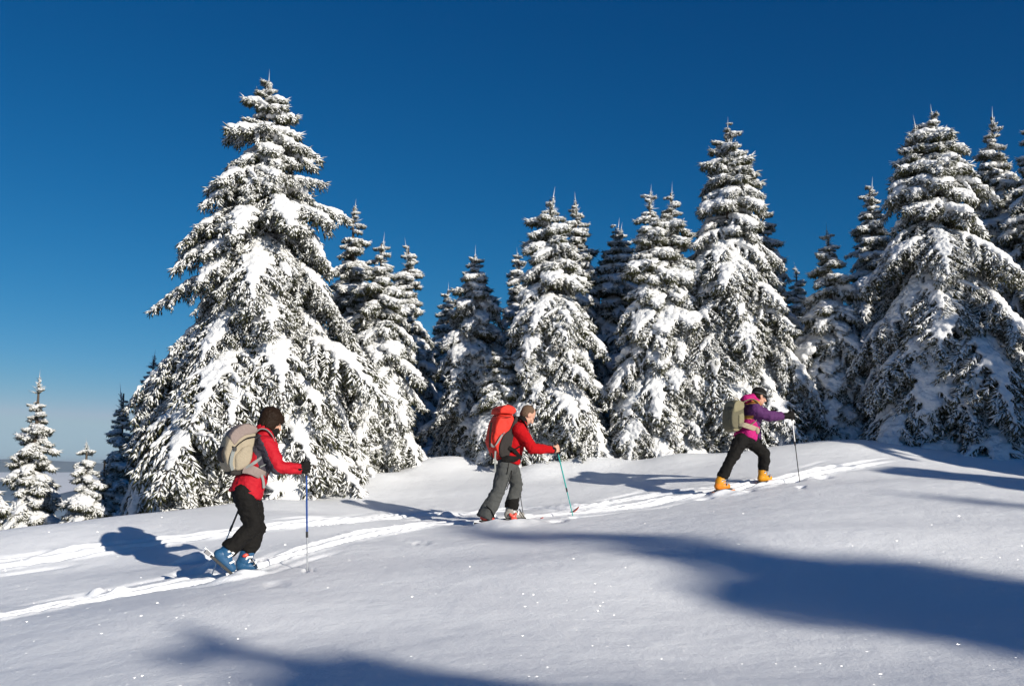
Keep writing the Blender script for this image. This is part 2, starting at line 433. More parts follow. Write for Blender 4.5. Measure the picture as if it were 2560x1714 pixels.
PITS = [(G(u, v)[:2], r, d) for u, v, r, d in (
    (1048, 1356, 0.10, 0.06), (770, 1424, 0.05, 0.07), (1437, 1291, 0.05, 0.06), (2001, 1215, 0.05, 0.06), (215, 1488, 0.10, 0.08), (240, 1480, 0.07, -0.05),
    (1395, 1300, 0.10, 0.05), (1985, 1200, 0.12, 0.05), (2060, 1192, 0.10, 0.05), (1870, 1226, 0.08, 0.045), (1760, 1246, 0.09, 0.05), (850, 1300, 0.08, 0.05),
    (690, 1460, 0.09, 0.05), (500, 1400, 0.16, -0.09), (535, 1412, 0.10, -0.07), (470, 1428, 0.12, 0.07), (455, 1405, 0.08, -0.05), (620, 1380, 0.10, -0.04), (1120, 1290, 0.10, -0.05), (300, 1478, 0.08, -0.04),
    (1215, 1316, 0.17, -0.05), (1262, 1313, 0.17, -0.05), (1310, 1306, 0.15, -0.045), (575, 1450, 0.15, -0.045), (625, 1438, 0.15, -0.045), (1800, 1238, 0.15, -0.045), (1835, 1234, 0.14, -0.045), (1910, 1216, 0.14, -0.04))]
def carve(x, y, z):
    near = (x > -9) & (x < 9) & (y > 5.5) & (y < 18)
    xs, ys = x[near], y[near]; dz = np.zeros(xs.shape)
    fine = np.sin(xs * 9 + ys * 17) * np.sin(xs * 7 - ys * 23) * 0.6 + np.sin(xs * 19 + 2 * np.sin(ys * 21)) * 0.4
    fade = 1 - np.clip((xs - 4.2) / 1.6, 0, 1)
    cut = np.zeros(xs.shape); ridge = np.zeros(xs.shape)
    for P, w, dep, sd in GROOVES:
        d, s, side = seg_dist(xs, ys, P)
        d = d * (1 + 0.10 * wob(s, 2.1, sd)) + 0.006 * fine
        D = dep * (1 + 0.22 * wob(s, 2.3, sd))
        prof = np.clip((w + 0.035 - d) / 0.045, 0, 1); prof = prof * prof * (3 - 2 * prof)
        cut = np.maximum(cut, D * prof)
        rd = np.exp(-((d - w - 0.06) / 0.045) ** 2) * (0.016 + 0.016 * wob(s, 2.7, sd + 2) + 0.006 * wob(s, 9, sd)) * (0.8 + 0.5 * fine)
        ridge = np.maximum(ridge, np.maximum(rd, 0))
        # drag marks beside the groove
        dm = np.exp(-((d - 0.33) / 0.05) ** 2) * np.clip(wob(s, 1.1, sd + 5), 0, 1) * 0.03
        cut = np.maximum(cut, dm)
    dz = (ridge * (cut < 0.02) - cut) * fade
    for (px, py), r, dep in PITS:
        q = ((xs - px) ** 2 + ((ys - py) * 1.2) ** 2) / (r * r)
        dz -= dep * np.exp(-q ** 1.5) * (1 + 0.35 * fine)
    z[near] += dz
    return z
def zsurf(x, y):
    xx, yy = np.array([x], float), np.array([y], float)
    return float(carve(xx, yy, height_m(xx, yy))[0])

def build_ground():
    aw = math.radians(40)
    front = np.linspace(-aw, aw, 860)
    back = np.linspace(aw, 2 * math.pi - aw, 110)[1:-1]
    ang = np.concatenate([front, back])
    allp = np.vstack([PA, PB]); pa = np.arctan2(allp[:, 0], allp[:, 1]); pr = np.hypot(allp[:, 0], allp[:, 1])
    r1 = np.empty(len(ang)); r2 = np.empty(len(ang))
    for i, a in enumerate(ang):
        d = np.abs(pa - a); m = d < 0.05
        if m.any(): r1[i], r2[i] = pr[m].min() - 0.45, pr[m].max() + 0.45
        else: r1[i], r2[i] = np.nan, np.nan
    ok = ~np.isnan(r1); idx = np.arange(len(ang))
    r1 = np.interp(idx, idx[ok], r1[ok]); r2 = np.interp(idx, idx[ok], r2[ok])
    ker = np.ones(31) / 31
    r1 = np.convolve(np.pad(r1, 15, 'wrap'), ker, 'valid'); r2 = np.convolve(np.pad(r2, 15, 'wrap'), ker, 'valid')
    n1, n2, n3, n4 = 60, 175, 95, 30
    rows = []
    for k in range(n1): t = (k + 1) / n1; rows.append(0.3 + (r1 - 0.3) * t ** 0.85)
    for k in range(n2): rows.append(r1 + (r2 - r1) * (k + 1) / n2)
    for k in range(n3): t = (k + 1) / n3; rows.append(r2 * (70.0 / r2) ** (t ** 1.25))
    for k in range(n4): t = (k + 1) / n4; rows.append(np.full(len(ang), 70.0 * (2600 / 70.0) ** t))
    R = np.array(rows); A = np.broadcast_to(ang, R.shape)
    x = (R * np.sin(A)).ravel(); y = (R * np.cos(A)).ravel()
    z = carve(x, y, height_m(x, y))
    V = np.column_stack([x, y, z]); nr, nc = R.shape
    i = np.arange(nr - 1)[:, None] * nc; j = np.arange(nc)[None]; j2 = (np.arange(nc) + 1)[None] % nc
    Fs = np.stack([i + j, i + j2, i + nc + j2, i + nc + j], -1).reshape(-1, 4)[:, ::-1]
    # close the middle
    c = len(V); V = np.vstack([V, [0, 0, zat(0, 0)]])
    tri = np.stack([np.full(nc, c), j2[0], j[0], np.full(nc, c)], -1)
    me = mesh_from(V, np.ascontiguousarray(Fs), 'snow_ground', [M_SNOW])
    bm = bmesh.new(); bm.from_mesh(me); bm.verts.ensure_lookup_table()
    for a, b in zip(j[0], j2[0]):
        f = bm.faces.new((bm.verts[c], bm.verts[int(b)], bm.verts[int(a)])); f.smooth = True
    bm.to_mesh(me); bm.free(); me.update()
    o = add_obj('snow_ground', me); tag(o, kind='structure', label='smooth sparkling snow slope with pressed ski tracks')
    return o
build_ground()

# ------------------------------------------------------------------ the far valley: fog sea and hills
def far_mat(name, c1, c2, sc):
    m, nt, b = new_mat(name)
    tc = N(nt, 'ShaderNodeTexCoord'); no = N(nt, 'ShaderNodeTexNoise'); no.inputs['Scale'].default_value = sc; no.inputs['Detail'].default_value = 7
    nt.links.new(tc.outputs['Object'], no.inputs['Vector'])
    c = N(nt, 'ShaderNodeMix', data_type='RGBA'); c.inputs[6].default_value = c1 + (1,); c.inputs[7].default_value = c2 + (1,)
    nt.links.new(no.outputs['Fac'], c.inputs[0]); nt.links.new(c.outputs[2], b.inputs['Base Color'])
    b.inputs['Roughness'].default_value = 1; b.inputs['Specular IOR Level'].default_value = 0
    return m
def ridge(name, dist, a0, a1, zlo, prof, depth, mat, label, n=160):
    """a range of hills: front slope, crest and back slope along an arc"""
    V = []; a = np.linspace(a0, a1, n)
    for k, (dr, f) in enumerate(((-depth, 0.0), (-depth * .6, .35), (-depth * .25, .75), (0, 1.0), (depth * .4, .7), (depth, 0.0))):
        rough = np.array([noise.noise(Vector((t * 14, k * 0.7, 3.1))) for t in a]) * (0.25 if 0 < k < 5 else 0)
        h = zlo + (prof(a) - zlo) * np.clip(f * (1 + rough), 0, 1.15)
        V.append(np.column_stack([(dist + dr) * np.sin(a), (dist + dr) * np.cos(a), h]))
    V = np.vstack(V); i = np.arange(5)[:, None] * n; j = np.arange(n - 1)[None]
    Fs = np.stack([i + j, i + j + 1, i + n + j + 1, i + n + j], -1).reshape(-1, 4)
    tag(add_obj(name, mesh_from(V, Fs, name, [mat])), label, kind='structure')
hills = lambda zs, amp, f, s: (lambda a: zs + amp * (np.sin(a * f + s) + 0.5 * np.sin(a * f * 2.7 + s * 2) + 0.25 * np.sin(a * f * 6.1)))
ridge('far_hills', 26000, -1.4, 1.4, -700, hills(15, 42, 11, 1.0), 4000, far_mat('far_forest_hazed', (0.05, 0.08, 0.11), (0.16, 0.20, 0.25), 0.0006), 'forested hills on the horizon, tinted haze blue')  # the blue of distance haze is put into the forest colour
ridge('valley_hill', 2900, -1.3, 0.3, -460, hills(-80, 14, 12, 0.4), 1000, far_mat('valley_forest_hazed', (0.05, 0.09, 0.14), (0.22, 0.28, 0.36), 0.012), 'wooded hillside in the valley, tinted haze blue')  # base colour carries painted haze blue over the woods
fv = []; fn = 120
for r in (700.0, 2000, 5000, 11000, 18000, 26500, 60000):
    for k in range(fn):
        a = 2 * math.pi * k / fn
        fv.append((r * math.sin(a), r * math.cos(a), -195 + 12 * noise.noise(Vector((r * .001 * math.sin(a) * 2, r * .001 * math.cos(a) * 2, 0)))))
ff = np.array([[i * fn + k, (i + 1) * fn + k, (i + 1) * fn + (k + 1) % fn, i * fn + (k + 1) % fn] for i in range(6) for k in range(fn)])
tag(add_obj('fog_sea', mesh_from(fv, ff, 'fog_sea', [far_mat('fog', (0.70, 0.72, 0.76), (0.88, 0.89, 0.92), 0.002)])), 'pale sea of fog filling the valley', kind='structure')

# thin valley haze round everything that lies in it
def haze_box(dens):
    m = bpy.data.materials.new('haze'); m.use_nodes = True; nt = m.node_tree; nt.nodes.clear()
    out = nt.nodes.new('ShaderNodeOutputMaterial'); pv = nt.nodes.new('ShaderNodeVolumePrincipled')
    pv.inputs['Color'].default_value = (0.72, 0.84, 0.96, 1); pv.inputs['Density'].default_value = dens; pv.inputs['Anisotropy'].default_value = 0.1
    nt.links.new(pv.outputs[0], out.inputs['Volume'])
    V, Fs = boxp((0, 0, -420), (130000, 130000, 1160))
    tag(add_obj('haze', mesh_from(V, Fs, 'haze', [m], smooth=False)), 'thin blue haze filling the valley air', kind='stuff')
haze_box(2.4e-5)

# ------------------------------------------------------------------ snow-laden spruces
def spindle(p, d, L, r, lat, n=4):
    """a needled twig: 2 rings"""
    w = d; l = lat - w * (lat @ w); l = l / (np.linalg.norm(l) + 1e-9); m = np.cross(w, l)
    ph = np.arange(n) * 2 * math.pi / n
    ring = np.outer(np.cos(ph), l) + np.outer(np.sin(ph), m)
    V = np.vstack([[p], p + w * L * 0.35 + ring * r, [p + w * L]])
    return V
_SF = [(0, 2, 1), (0, 3, 2), (0, 4, 3), (0, 1, 4), (5, 1, 2), (5, 2, 3), (5, 3, 4), (5, 4, 1)]
SPF = np.array(_SF)

class Bough: pass
def make_bough(seed, L, dens, arch, load, hang, curtain=0.2):
    """one bough along +x: wood, side shoots, curtains of hanging twigs, pads of snow"""
    rg = np.random.default_rng(seed)
    twV, frost = [], []
    def axis_pt(t): return np.array([L * t, 0.03 * L * math.sin(3 * t + seed), L * (arch * t - (arch + hang) * t ** 2.0 + 0.10 * max(0, t - 0.75))])
    branches = [(np.array([axis_pt(t) for t in np.linspace(0, 1, 14)]), 1.0)]
    nb = int(9 + 5.5 * L * dens)
    for k in range(nb):
        t = 0.10 + 0.86 * (k + rg.uniform(0, .8)) / nb
        s = 1 if k % 2 else -1
        bl = L * (0.40 * math.sin(math.pi * min(1, t * 0.8 + 0.22)) ** 0.8 * (1 - t) ** 0.45 + 0.05) * rg.uniform(0.65, 1.15)
        bl = min(bl, 0.85)
        p0 = axis_pt(t); yaw = s * math.radians(rg.uniform(36, 66)); fall = rg.uniform(0.3, 0.85)
        pts = [p0 + np.array([math.cos(yaw) * bl * q, math.sin(yaw) * bl * q, bl * (0.04 * q - fall * q * q)]) for q in np.linspace(0, 1, 7)]
        branches.append((np.array(pts), 0.55 + 0.45 * (1 - t)))
    def twig(p, d, ln, r, f): twV.append(spindle(p, d, ln, r, rg.normal(size=3))); frost.append(f)
    down = np.array([0, 0, -1.0])
    for bi, (P, sz) in enumerate(branches):
        seg = np.linalg.norm(np.diff(P, axis=0), axis=1); cum = np.concatenate([[0], np.cumsum(seg)]); tot = cum[-1]
        def at(s):
            i = max(0, min(len(seg) - 1, int(np.searchsorted(cum, s) - 1)))
            return P[i] + (P[i + 1] - P[i]) * ((s - cum[i]) / seg[i]), (P[i + 1] - P[i]) / seg[i]
        n = max(3, int(tot / 0.052 * dens))
        for k in range(n):                                        # short side twigs
            s = (k + rg.uniform(0, 1)) / n * tot
            if bi == 0 and s < 0.12 * tot: continue
            p, d = at(s)
            for side in (-1, 1):
                latv = np.cross(d, [0, 0, 1.0]); latv = latv / (np.linalg.norm(latv) + 1e-9) * side
                dd = unit(d * rg.uniform(0.45, 1.0) + latv * rg.uniform(0.3, 0.9) + down * rg.uniform(0.0, 0.6))
                twig(p - np.array([0, 0, 0.010]), dd, rg.uniform(0.07, 0.15) * (0.75 + 0.35 * min(L, 2) / 2), rg.uniform(0.009, 0.015), 0.28 + rg.beta(1.6, 1.6) * 0.5)
        n = max(2, int(tot / 0.085 * dens))
        for k in range(n):                                        # hanging shoots with twigs of their own
            s = (k + rg.uniform(0, 1)) / n * tot
            if bi == 0 and s < 0.15 * tot: continue
            p, d = at(s)
            hl = curtain * rg.uniform(0.45, 1.25) * (1 - 0.35 * s / tot)
            dd = unit(d * rg.uniform(0.15, 0.55) + down + rg.normal(size=3) * 0.16)
            fr = rg.beta(1.5, 1.9) * 0.72
            m = max(2, int(hl / 0.055))
            for q in range(m):
                pq = p + dd * hl * q / m
                for side in (-1, 1):
                    d2 = unit(dd + unit(np.cross(dd, rg.normal(size=3))) * rg.uniform(0.25, 0.75))
                    twig(pq, d2, rg.uniform(0.07, 0.13), rg.uniform(0.0095, 0.015), fr + rg.normal() * 0.08)
            twig(p + dd * hl * 0.8, dd, 0.09, 0.009, fr)
        d = unit(P[-1] - P[-2])
        for k in range(6):
            dd = unit(d + rg.normal(size=3) * 0.28)
            twig(P[-1] - d * 0.03, dd, rg.uniform(0.08, 0.16), 0.010, rg.uniform(0.1, 0.8))
    nt = len(twV); V = np.vstack(twV)
    Fs = (SPF[None] + (np.arange(nt) * 6)[:, None, None]).reshape(-1, 3)
    fr = np.repeat(np.array(frost), 6)
    wv, wf, off = [], [], len(V)                                  # wood as thin three-sided tubes
    for bi, (P, sz) in enumerate(branches):
        r0 = (0.011 + 0.010 * L) if bi == 0 else 0.007
        ph = np.arange(3) * 2.094
        for i, p in enumerate(P):
            rr = r0 * (1 - 0.8 * i / (len(P) - 1))
            wv.append(p + np.column_stack([np.zeros(3), np.cos(ph) * rr, np.sin(ph) * rr]))
        for i in range(len(P) - 1):
            for j in range(3):
                a, b = off + i * 3 + j, off + i * 3 + (j + 1) % 3
                wf += [(a, b, b + 3), (a, b + 3, a + 3)]
        off += 3 * len(P)
    V2 = np.vstack([V] + wv); F2 = np.vstack([Fs, np.array(wf)])
    mi = np.concatenate([np.zeros(len(Fs), int), np.ones(len(wf), int)])
    me = mesh_from(V2, F2, 'bough', [M_NEEDLE, M_BARK], smooth=False, mi=mi)
    atr = me.attributes.new('frost', 'FLOAT', 'POINT'); atr.data.foreach_set('value', np.concatenate([fr, np.zeros(len(V2) - len(fr))]).astype(np.float32))
    # snow pads: a lumpy blanket along the bough, spilling a little way down the side shoots
    prim = []
    thick = 0.6 + 0.4 * min(1, L / 1.6)
    lump = [(rg.uniform(0.12, 0.85), rg.uniform(0.5, 1.0)) for _ in range(max(2, int(L * 2.2)))]
    na = int(L / 0.04)
    for i in range(na):
        t = 0.08 + 0.90 * (i + rg.uniform(0, .6)) / na
        g = min(1.1, sum(a * math.exp(-((t - c) * L / 0.22) ** 2) for c, a in lump))
        end = min(1.0, (1.0 - t) / 0.22)
        w = load * (0.028 + 0.028 * g) * rg.uniform(0.8, 1.2) * thick * (0.35 + 0.65 * end)
        if L > 0.6 and g < 0.3 and rg.uniform() < 0.3: continue
        p = axis_pt(t)
        for k in range(3):
            prim.append(ell(p + np.array([rg.normal() * 0.02, rg.normal() * (0.014 + 0.045 * g * load * thick), w * 0.30]), w * 1.5, w * 1.35, w * 0.8, n=9, m=6))
    for P, sz in branches[1:]:
        t = P[0][0] / L
        g = min(1.1, sum(a * math.exp(-((t - c) * L / 0.25) ** 2) for c, a in lump))
        reach = min(1.0, (0.55 + 0.5 * g * load) * rg.uniform(0.6, 1.15))
        w0 = load * rg.uniform(0.032, 0.052) * sz * thick * (0.75 + 0.25 * g)
        for i in range(14):
            q = i / 13
            if q > reach or (L > 0.6 and rg.uniform() < 0.06): continue
            x = q * (len(P) - 1); j = min(int(x), len(P) - 2); p = P[j] + (P[j + 1] - P[j]) * (x - j)
            w = w0 * rg.uniform(0.7, 1.3) * (1.15 - 0.70 * q / max(reach, .1))
            prim.append(ell(p + np.array([0, rg.normal() * 0.008, w * 0.30]), w * 1.25, w * 1.2, w * 0.85, n=8, m=5))
    vv, sf, nn = remesh(prim, 0.0125 + 0.0035 * L, smooth=3, fac=0.45)
    disp = np.array([noise.noise(Vector(v * 14.0 + seed)) for v in vv]) * 0.016 + np.array([noise.noise(Vector(v * 40.0 - seed)) for v in vv]) * 0.009
    vv = vv + nn * disp[:, None]
    sm = mesh_from(vv, sf, 'snow_load', [M_PAD])
    b = Bough(); b.me, b.snow, b.L = me, sm, L
    return b

LOADS = (1.42, 1.22, 1.34, 1.0, 1.52)
BOUGHS = {
    'big': [make_bough(11 + i, 2.1, 1.15, 0.16 + .03 * i, 0.80 * LOADS[i], 0.28 + 0.04 * i, 0.24) for i in range(5)],
    'mid': [make_bough(31 + i, 1.35, 1.1, 0.14 + .03 * i, 0.92 * LOADS[i], 0.24 + 0.04 * i, 0.20) for i in range(5)],
    'small': [make_bough(51 + i, 0.8, 1.1, 0.16 + .03 * i, LOADS[i], 0.20 + 0.04 * i, 0.15) for i in range(5)],
    'tiny': [make_bough(71 + i, 0.42, 1.3, 0.25, 0.5 + 0.3 * i, 0.10, 0.07) for i in range(3)],
}
def make_leader():
    rg = np.random.default_rng(5); tw, fr = [], []
    for k in range(120):
        t = rg.uniform(0, 1) ** 1.1; a = rg.uniform(0, 6.283)
        d = unit([math.cos(a), math.sin(a), rg.uniform(0.3, 1.4)])
        tw.append(spindle(np.array([0, 0, t * 0.55]), d, rg.uniform(0.07, 0.24) * (1.15 - t * .85), 0.008, rg.normal(size=3))); fr.append(rg.uniform(0, .7))
    tw.append(spindle(np.array([0, 0, 0]), np.array([0, 0, 1.0]), 0.85, 0.016, np.array([1.0, 0, 0]))); fr.append(0.25)
    V = np.vstack(tw); Fs = (SPF[None] + (np.arange(len(tw)) * 6)[:, None, None]).reshape(-1, 3)
    me = mesh_from(V, Fs, 'leader_shoot', [M_NEEDLE], smooth=False)
    at = me.attributes.new('frost', 'FLOAT', 'POINT'); at.data.foreach_set('value', np.repeat(np.array(fr), 6).astype(np.float32))
    return me
LEADER = make_leader()
N_BOUGH = [0]
def spruce(name, label, x, y, H, R, seed, group=None, pw=0.75, tiers=None, droop=1.0, tops=((0, 0, 0),), per=(6, 7), lean=(0, 0), sink=0.12, subparts=True):
    rg = np.random.default_rng(seed)
    z0 = zat(x, y) - sink
    root = empty(name, (x, y, z0)); tag(root, label, 'tree', group)
    ph = np.arange(10) * 2 * math.pi / 10; V = []
    hs = np.linspace(-0.3, H - 0.25, 12); r0 = 0.014 * H + 0.018
    for h in hs:
        t = max(0, h / H); r = r0 * (1 - t) ** 0.9 + 0.008
        V.append(np.column_stack([lean[0] * t + np.cos(ph) * r, lean[1] * t + np.sin(ph) * r, np.full(10, h)]))
    V = np.vstack(V); Fs = np.array([[i * 10 + j, i * 10 + (j + 1) % 10, (i + 1) * 10 + (j + 1) % 10, (i + 1) * 10 + j] for i in range(11) for j in range(10)])
    add_obj('trunk', mesh_from(V, Fs, 'trunk', [M_BARK]), root)
    tiers = tiers or int(9 + 2.3 * H + max(0, 0.28 - R / H) * 40)
    a0 = rg.uniform(0, 6.28)
    for k in range(tiers):
        q = ((k + 0.35) / tiers) ** 1.12                          # 0 at the top, 1 at the foot
        h = H * (1 - q) * 0.95 + 0.08
        ln = R * (0.03 + 0.97 * q ** pw)
        n = rg.integers(per[0], per[1] + 1) if q > 0.10 else rg.integers(4, 6)
        a0 += 0.9
        for j in range(n):
            a = a0 + 2 * math.pi * j / n + rg.normal() * 0.16
            l = ln * rg.uniform(0.66, 1.20)
            if l < 0.11: continue
            hh = h + rg.normal() * 0.07 * (0.5 + H / 8)
            pit = (0.32 - 1.20 * min(q, 0.55) ** 0.7 * droop - 0.10 * max(0, q - 0.5)) + rg.normal() * 0.14      # up at the tip, drooping lower down
            lh = l / max(0.62, math.cos(min(0, pit) - 0.2))
            cls = 'big' if lh > 1.65 else 'mid' if lh > 1.02 else 'small' if lh > 0.56 else 'tiny'
            B = BOUGHS[cls][rg.integers(0, len(BOUGHS[cls]))]
            s = lh / B.L; t = min(1, hh / H)
            o = bpy.data.objects.new('bough', B.me); COL.objects.link(o); o.parent = root
            o.location = (lean[0] * t, lean[1] * t, hh)
            o.rotation_euler = (rg.normal() * 0.10, -pit, a)
            sv = s * rg.uniform(0.9, 1.1)
            o.scale = (s, sv * rg.choice([-1, 1]), sv)
            sn = bpy.data.objects.new('snow_load', B.snow); COL.objects.link(sn); sn.parent = o
            N_BOUGH[0] += 1
    for tx, ty, tz in tops:
        o = add_obj('leader_shoot', LEADER, root, (lean[0] + tx, lean[1] + ty, H - 0.62 + tz)); s = rg.uniform(0.85, 1.1) * min(1.1, 0.45 + H / 12); o.scale = (s, s, s)
        o.location.z = H + tz - 0.85 * s; o.rotation_euler = (rg.normal() * .10, rg.normal() * .10, rg.uniform(0, 6)); o.scale.z *= rg.uniform(0.6, 1.05); o.location.z = H + tz - 0.85 * o.scale.z
        if (tx, ty) != (0, 0):                                    # a second top with its own whorls
            for k in range(7):
                for j in range(5):
                    a = 2 * math.pi * j / 5 + k * 0.9; B = BOUGHS['tiny' if k < 5 else 'small'][rg.integers(0, 3)]
                    s = (0.16 + 0.09 * k) / B.L
                    o = bpy.data.objects.new('bough', B.me); COL.objects.link(o); o.parent = root
                    o.location = (lean[0] + tx, lean[1] + ty, H + tz - 0.35 - 0.17 * k); o.rotation_euler = (0, -0.35 + 0.09 * k, a); o.scale = (s, s, s)
                    sn = bpy.data.objects.new('snow_load', B.snow); COL.objects.link(sn); sn.parent = o
    return root

def spruce_px(name, label, u, vtop, Y, hw, seed, **kw):
    top = W(u, vtop - 14, Y); x, y = top[0], top[1]
    return spruce(name, label, x, y, top[2] - (zat(x, y) - kw.get('sink', 0.12)), hw / F_PX * Y, seed, **kw)
G_EDGE = 'snow-laden spruces along the edge of the slope'
G_BACK = 'spruces standing behind the front row'
G_OFF = 'tall spruces further along the slope'
TREES = [
    ('spruce_tree', 'tallest broad snow-laden spruce right behind the skier with the beige rucksack', 672, 186, 16.3, 450, 101, dict(group=G_EDGE, per=(7, 9), tiers=29)),
    ('spruce_tree', 'snowy spruce ending the row, beyond the lone slender spruce', -45, 1010, 14.6, 110, 102, dict(group=G_EDGE)),
    ('spruce_tree', 'lone slender spruce with open sky round its top, dark shaded hollow low down', 100, 935, 16.6, 120, 103, dict(group=G_EDGE, pw=0.9)),
    ('spruce_tree', 'smallest bright snowy spruce, fog and hills seen past its tip', 219, 1104, 15.4, 88, 104, dict(group=G_EDGE)),
    ('spruce_tree', 'thin little spruce squeezed between the smallest spruce and a shaded one', 264, 1128, 16.6, 50, 105, dict(group=G_BACK)),
    ('spruce_tree', 'shaded bluish spruce half hidden by the lowest boughs of the tallest spruce', 311, 967, 20.0, 85, 106, dict(group=G_BACK)),
    ('spruce_tree', 'spruce top showing just above the sweeping outer boughs of the tallest spruce', 385, 885, 21.0, 110, 107, dict(group=G_BACK)),
    ('spruce_tree', 'narrow spruce whose thin crooked top rises close beside the tallest spruce', 885, 503, 18.6, 130, 108, dict(group=G_BACK)),
    ('spruce_tree', 'densely frosted spruce with steep hanging boughs, touching the tallest spruce', 954, 590, 17.7, 170, 109, dict(group=G_EDGE, per=(6, 8))),
    ('spruce_tree', 'dark-stemmed spruce behind the densely frosted one', 1022, 601, 21.5, 115, 110, dict(group=G_BACK)),
    ('spruce_tree', 'short far spruce in the gap between a dark-stemmed and a plump spruce', 1120, 716, 24.0, 95, 111, dict(group=G_BACK)),
    ('spruce_tree', 'plump spruce with rounded snow pads, standing clear of its neighbours at the top', 1186, 625, 19.2, 155, 112, dict(group=G_EDGE)),
    ('spruce_tree', 'young spruce with bare upper twigs right behind the red rucksack', 1255, 880, 17.8, 110, 113, dict(group=G_EDGE, pw=0.6)),
    ('spruce_tree', 'spruce with heavy tongue-shaped snow loads behind the man in the red fleece', 1375, 481, 17.7, 225, 114, dict(group=G_EDGE, per=(6, 8))),
    ('spruce_tree', 'small dark spruce peeping out beside the top of the tongue-laden spruce', 1297, 623, 20.8, 105, 115, dict(group=G_BACK)),
    ('spruce_tree', 'slim spruce standing close behind the tongue-laden spruce', 1440, 492, 20.4, 135, 116, dict(group=G_BACK)),
    ('spruce_tree', 'shaded spruce with forked tip between the slim spruce and a twin pair', 1539, 557, 20.5, 130, 117, dict(group=G_BACK, tops=((0, 0, 0), (0.07, 0, -0.1)))),
    ('spruce_tree', 'first of two twin-topped spruces, its outer flank open to the shaded spruce', 1623, 470, 17.5, 150, 118, dict(group=G_EDGE)),
    ('spruce_tree', 'second of two twin-topped spruces, leaning against the big spruce behind the purple jacket', 1676, 465, 17.7, 165, 119, dict(group=G_EDGE)),
    ('spruce_tree', 'big pointed spruce directly behind the skier in the purple and pink jacket', 1814, 306, 17.9, 265, 120, dict(group=G_EDGE, per=(6, 8), tiers=24, tops=((0, 0, 0), (0.12, 0.03, -0.25)))),
    ('spruce_tree', 'spruce top showing over the sunlit shoulder of the big pointed spruce', 1904, 492, 19.6, 150, 121, dict(group=G_BACK)),
    ('spruce_tree', 'far small spruce by the snowy hillside gap', 1990, 667, 24.0, 90, 122, dict(group=G_BACK)),
    ('spruce_tree', 'slender spruce with dark lower half beyond the gap with the snowy hillside', 2069, 568, 18.0, 145, 123, dict(group=G_EDGE)),
    ('spruce_tree', 'frosted spruce between the slender dark-footed one and the widest spruce', 2172, 454, 21.5, 150, 124, dict(group=G_BACK)),
    ('spruce_tree', 'widest spruce with two tops and thick sagging boughs on the snow hump', 2330, 273, 17.0, 335, 125, dict(group=G_EDGE, per=(6, 8), tiers=26, tops=((0, 0, 0), (-0.28, 0, -0.22)), pw=0.7)),
    ('spruce_tree', 'tall spruce rising behind the widest spruce', 2476, 279, 20.0, 190, 126, dict(group=G_BACK)),
    ('spruce_tree', 'dark spruce ending the row, beyond the widest spruce', 2580, 270, 18.8, 200, 127, dict(group=G_BACK)),
    ('spruce_tree', 'short spruce filling the gap low down behind the densely frosted spruce', 1070, 850, 23.0, 105, 128, dict(group=G_BACK)),
    ('spruce_tree', 'shaded spruce deep in the gap behind the twin pair', 1560, 720, 24.0, 150, 129, dict(group=G_BACK)),
    ('spruce_tree', 'low spruce deep in the gap between plump and tongue-laden spruces', 1240, 900, 22.0, 120, 130, dict(group=G_BACK)),
]
for nm, lb, u, v, Y, hw, sd, kw in TREES:
    spruce_px(nm, lb, u, v, Y, hw, sd, **kw)

# spruces that stand outside the view, up-sun, and throw the long soft shadows over the foreground
def shadow_spruce(tip, L, R, seed, label, pw=0.75):
    p = G(*tip) if len(tip) == 2 else np.array(tip)
    top = p + np.array([SUN_H[0] * L, SUN_H[1] * L, L * math.tan(SUN_ELEV)])
    spruce('spruce_tree', label, top[0], top[1], top[2] - zat(top[0], top[1]) + 0.12, R, seed, group=G_OFF, per=(8, 10), pw=pw)
shadow_spruce((1010, 1300), 48, 4.9, 201, 'tall spruce whose long shadow crosses the slope below the red fleece', pw=0.72)
shadow_spruce((370, 1528), 31, 2.8, 202, 'tall spruce whose shadow tip lies nearest the blue ski boots', pw=0.65)
shadow_spruce((2110, 1160), 14, 2.4, 203, 'spruce shading the snow hump in front of the widest spruce')
shadow_spruce((2120, 1222), 46, 3.2, 204, 'far tall spruce casting the thin shadow over the snow fold')
spruce('spruce_tree', 'broad spruce shading the lower boughs of the widest spruce', 11.3, 10.2, 5.6, 2.0, 205, group=G_OFF, per=(6, 7))
spruce('spruce_tree', 'spruce shading the foot of the slender dark-footed spruce', 14.5, 8.2, 7.2, 2.2, 206, group=G_OFF, per=(6, 7))
# ------------------------------------------------------------------ people, their packs, poles and skis
SKIN = cloth_mat('skin', (0.55, 0.30, 0.21), rough=0.5, var=0.10, scale=30, bump=0.05, spec=0.35)
BLACK_CLOTH = cloth_mat('black_fabric', (0.010, 0.0092, 0.0086), rough=0.8, bump=0.35, spec=0.12)
GREY_CLOTH = cloth_mat('grey_fabric', (0.066, 0.068, 0.066), rough=0.85, bump=0.35)
CHARCOAL = cloth_mat('charcoal_panel', (0.048, 0.042, 0.055), rough=0.8, bump=0.3)
RED_CLOTH = cloth_mat('red_shell', (0.42, 0.008, 0.018), rough=0.7, bump=0.35)
FLEECE = cloth_mat('red_fleece', (0.40, 0.005, 0.008), rough=1.0, bump=0.5, scale=26)
PURPLE = cloth_mat('purple_panel', (0.085, 0.024, 0.10), rough=0.75, bump=0.35)
PINK = cloth_mat('pink_panel', (0.44, 0.014, 0.15), rough=0.75, bump=0.35)
MUSTARD = cloth_mat('mustard_panel', (0.42, 0.20, 0.045), rough=0.75, bump=0.3)
BEIGE = cloth_mat('beige_pack', (0.34, 0.285, 0.205), rough=0.85, bump=0.3)
TAUPE = cloth_mat('taupe_pack', (0.25, 0.195, 0.175), rough=0.85, bump=0.3)
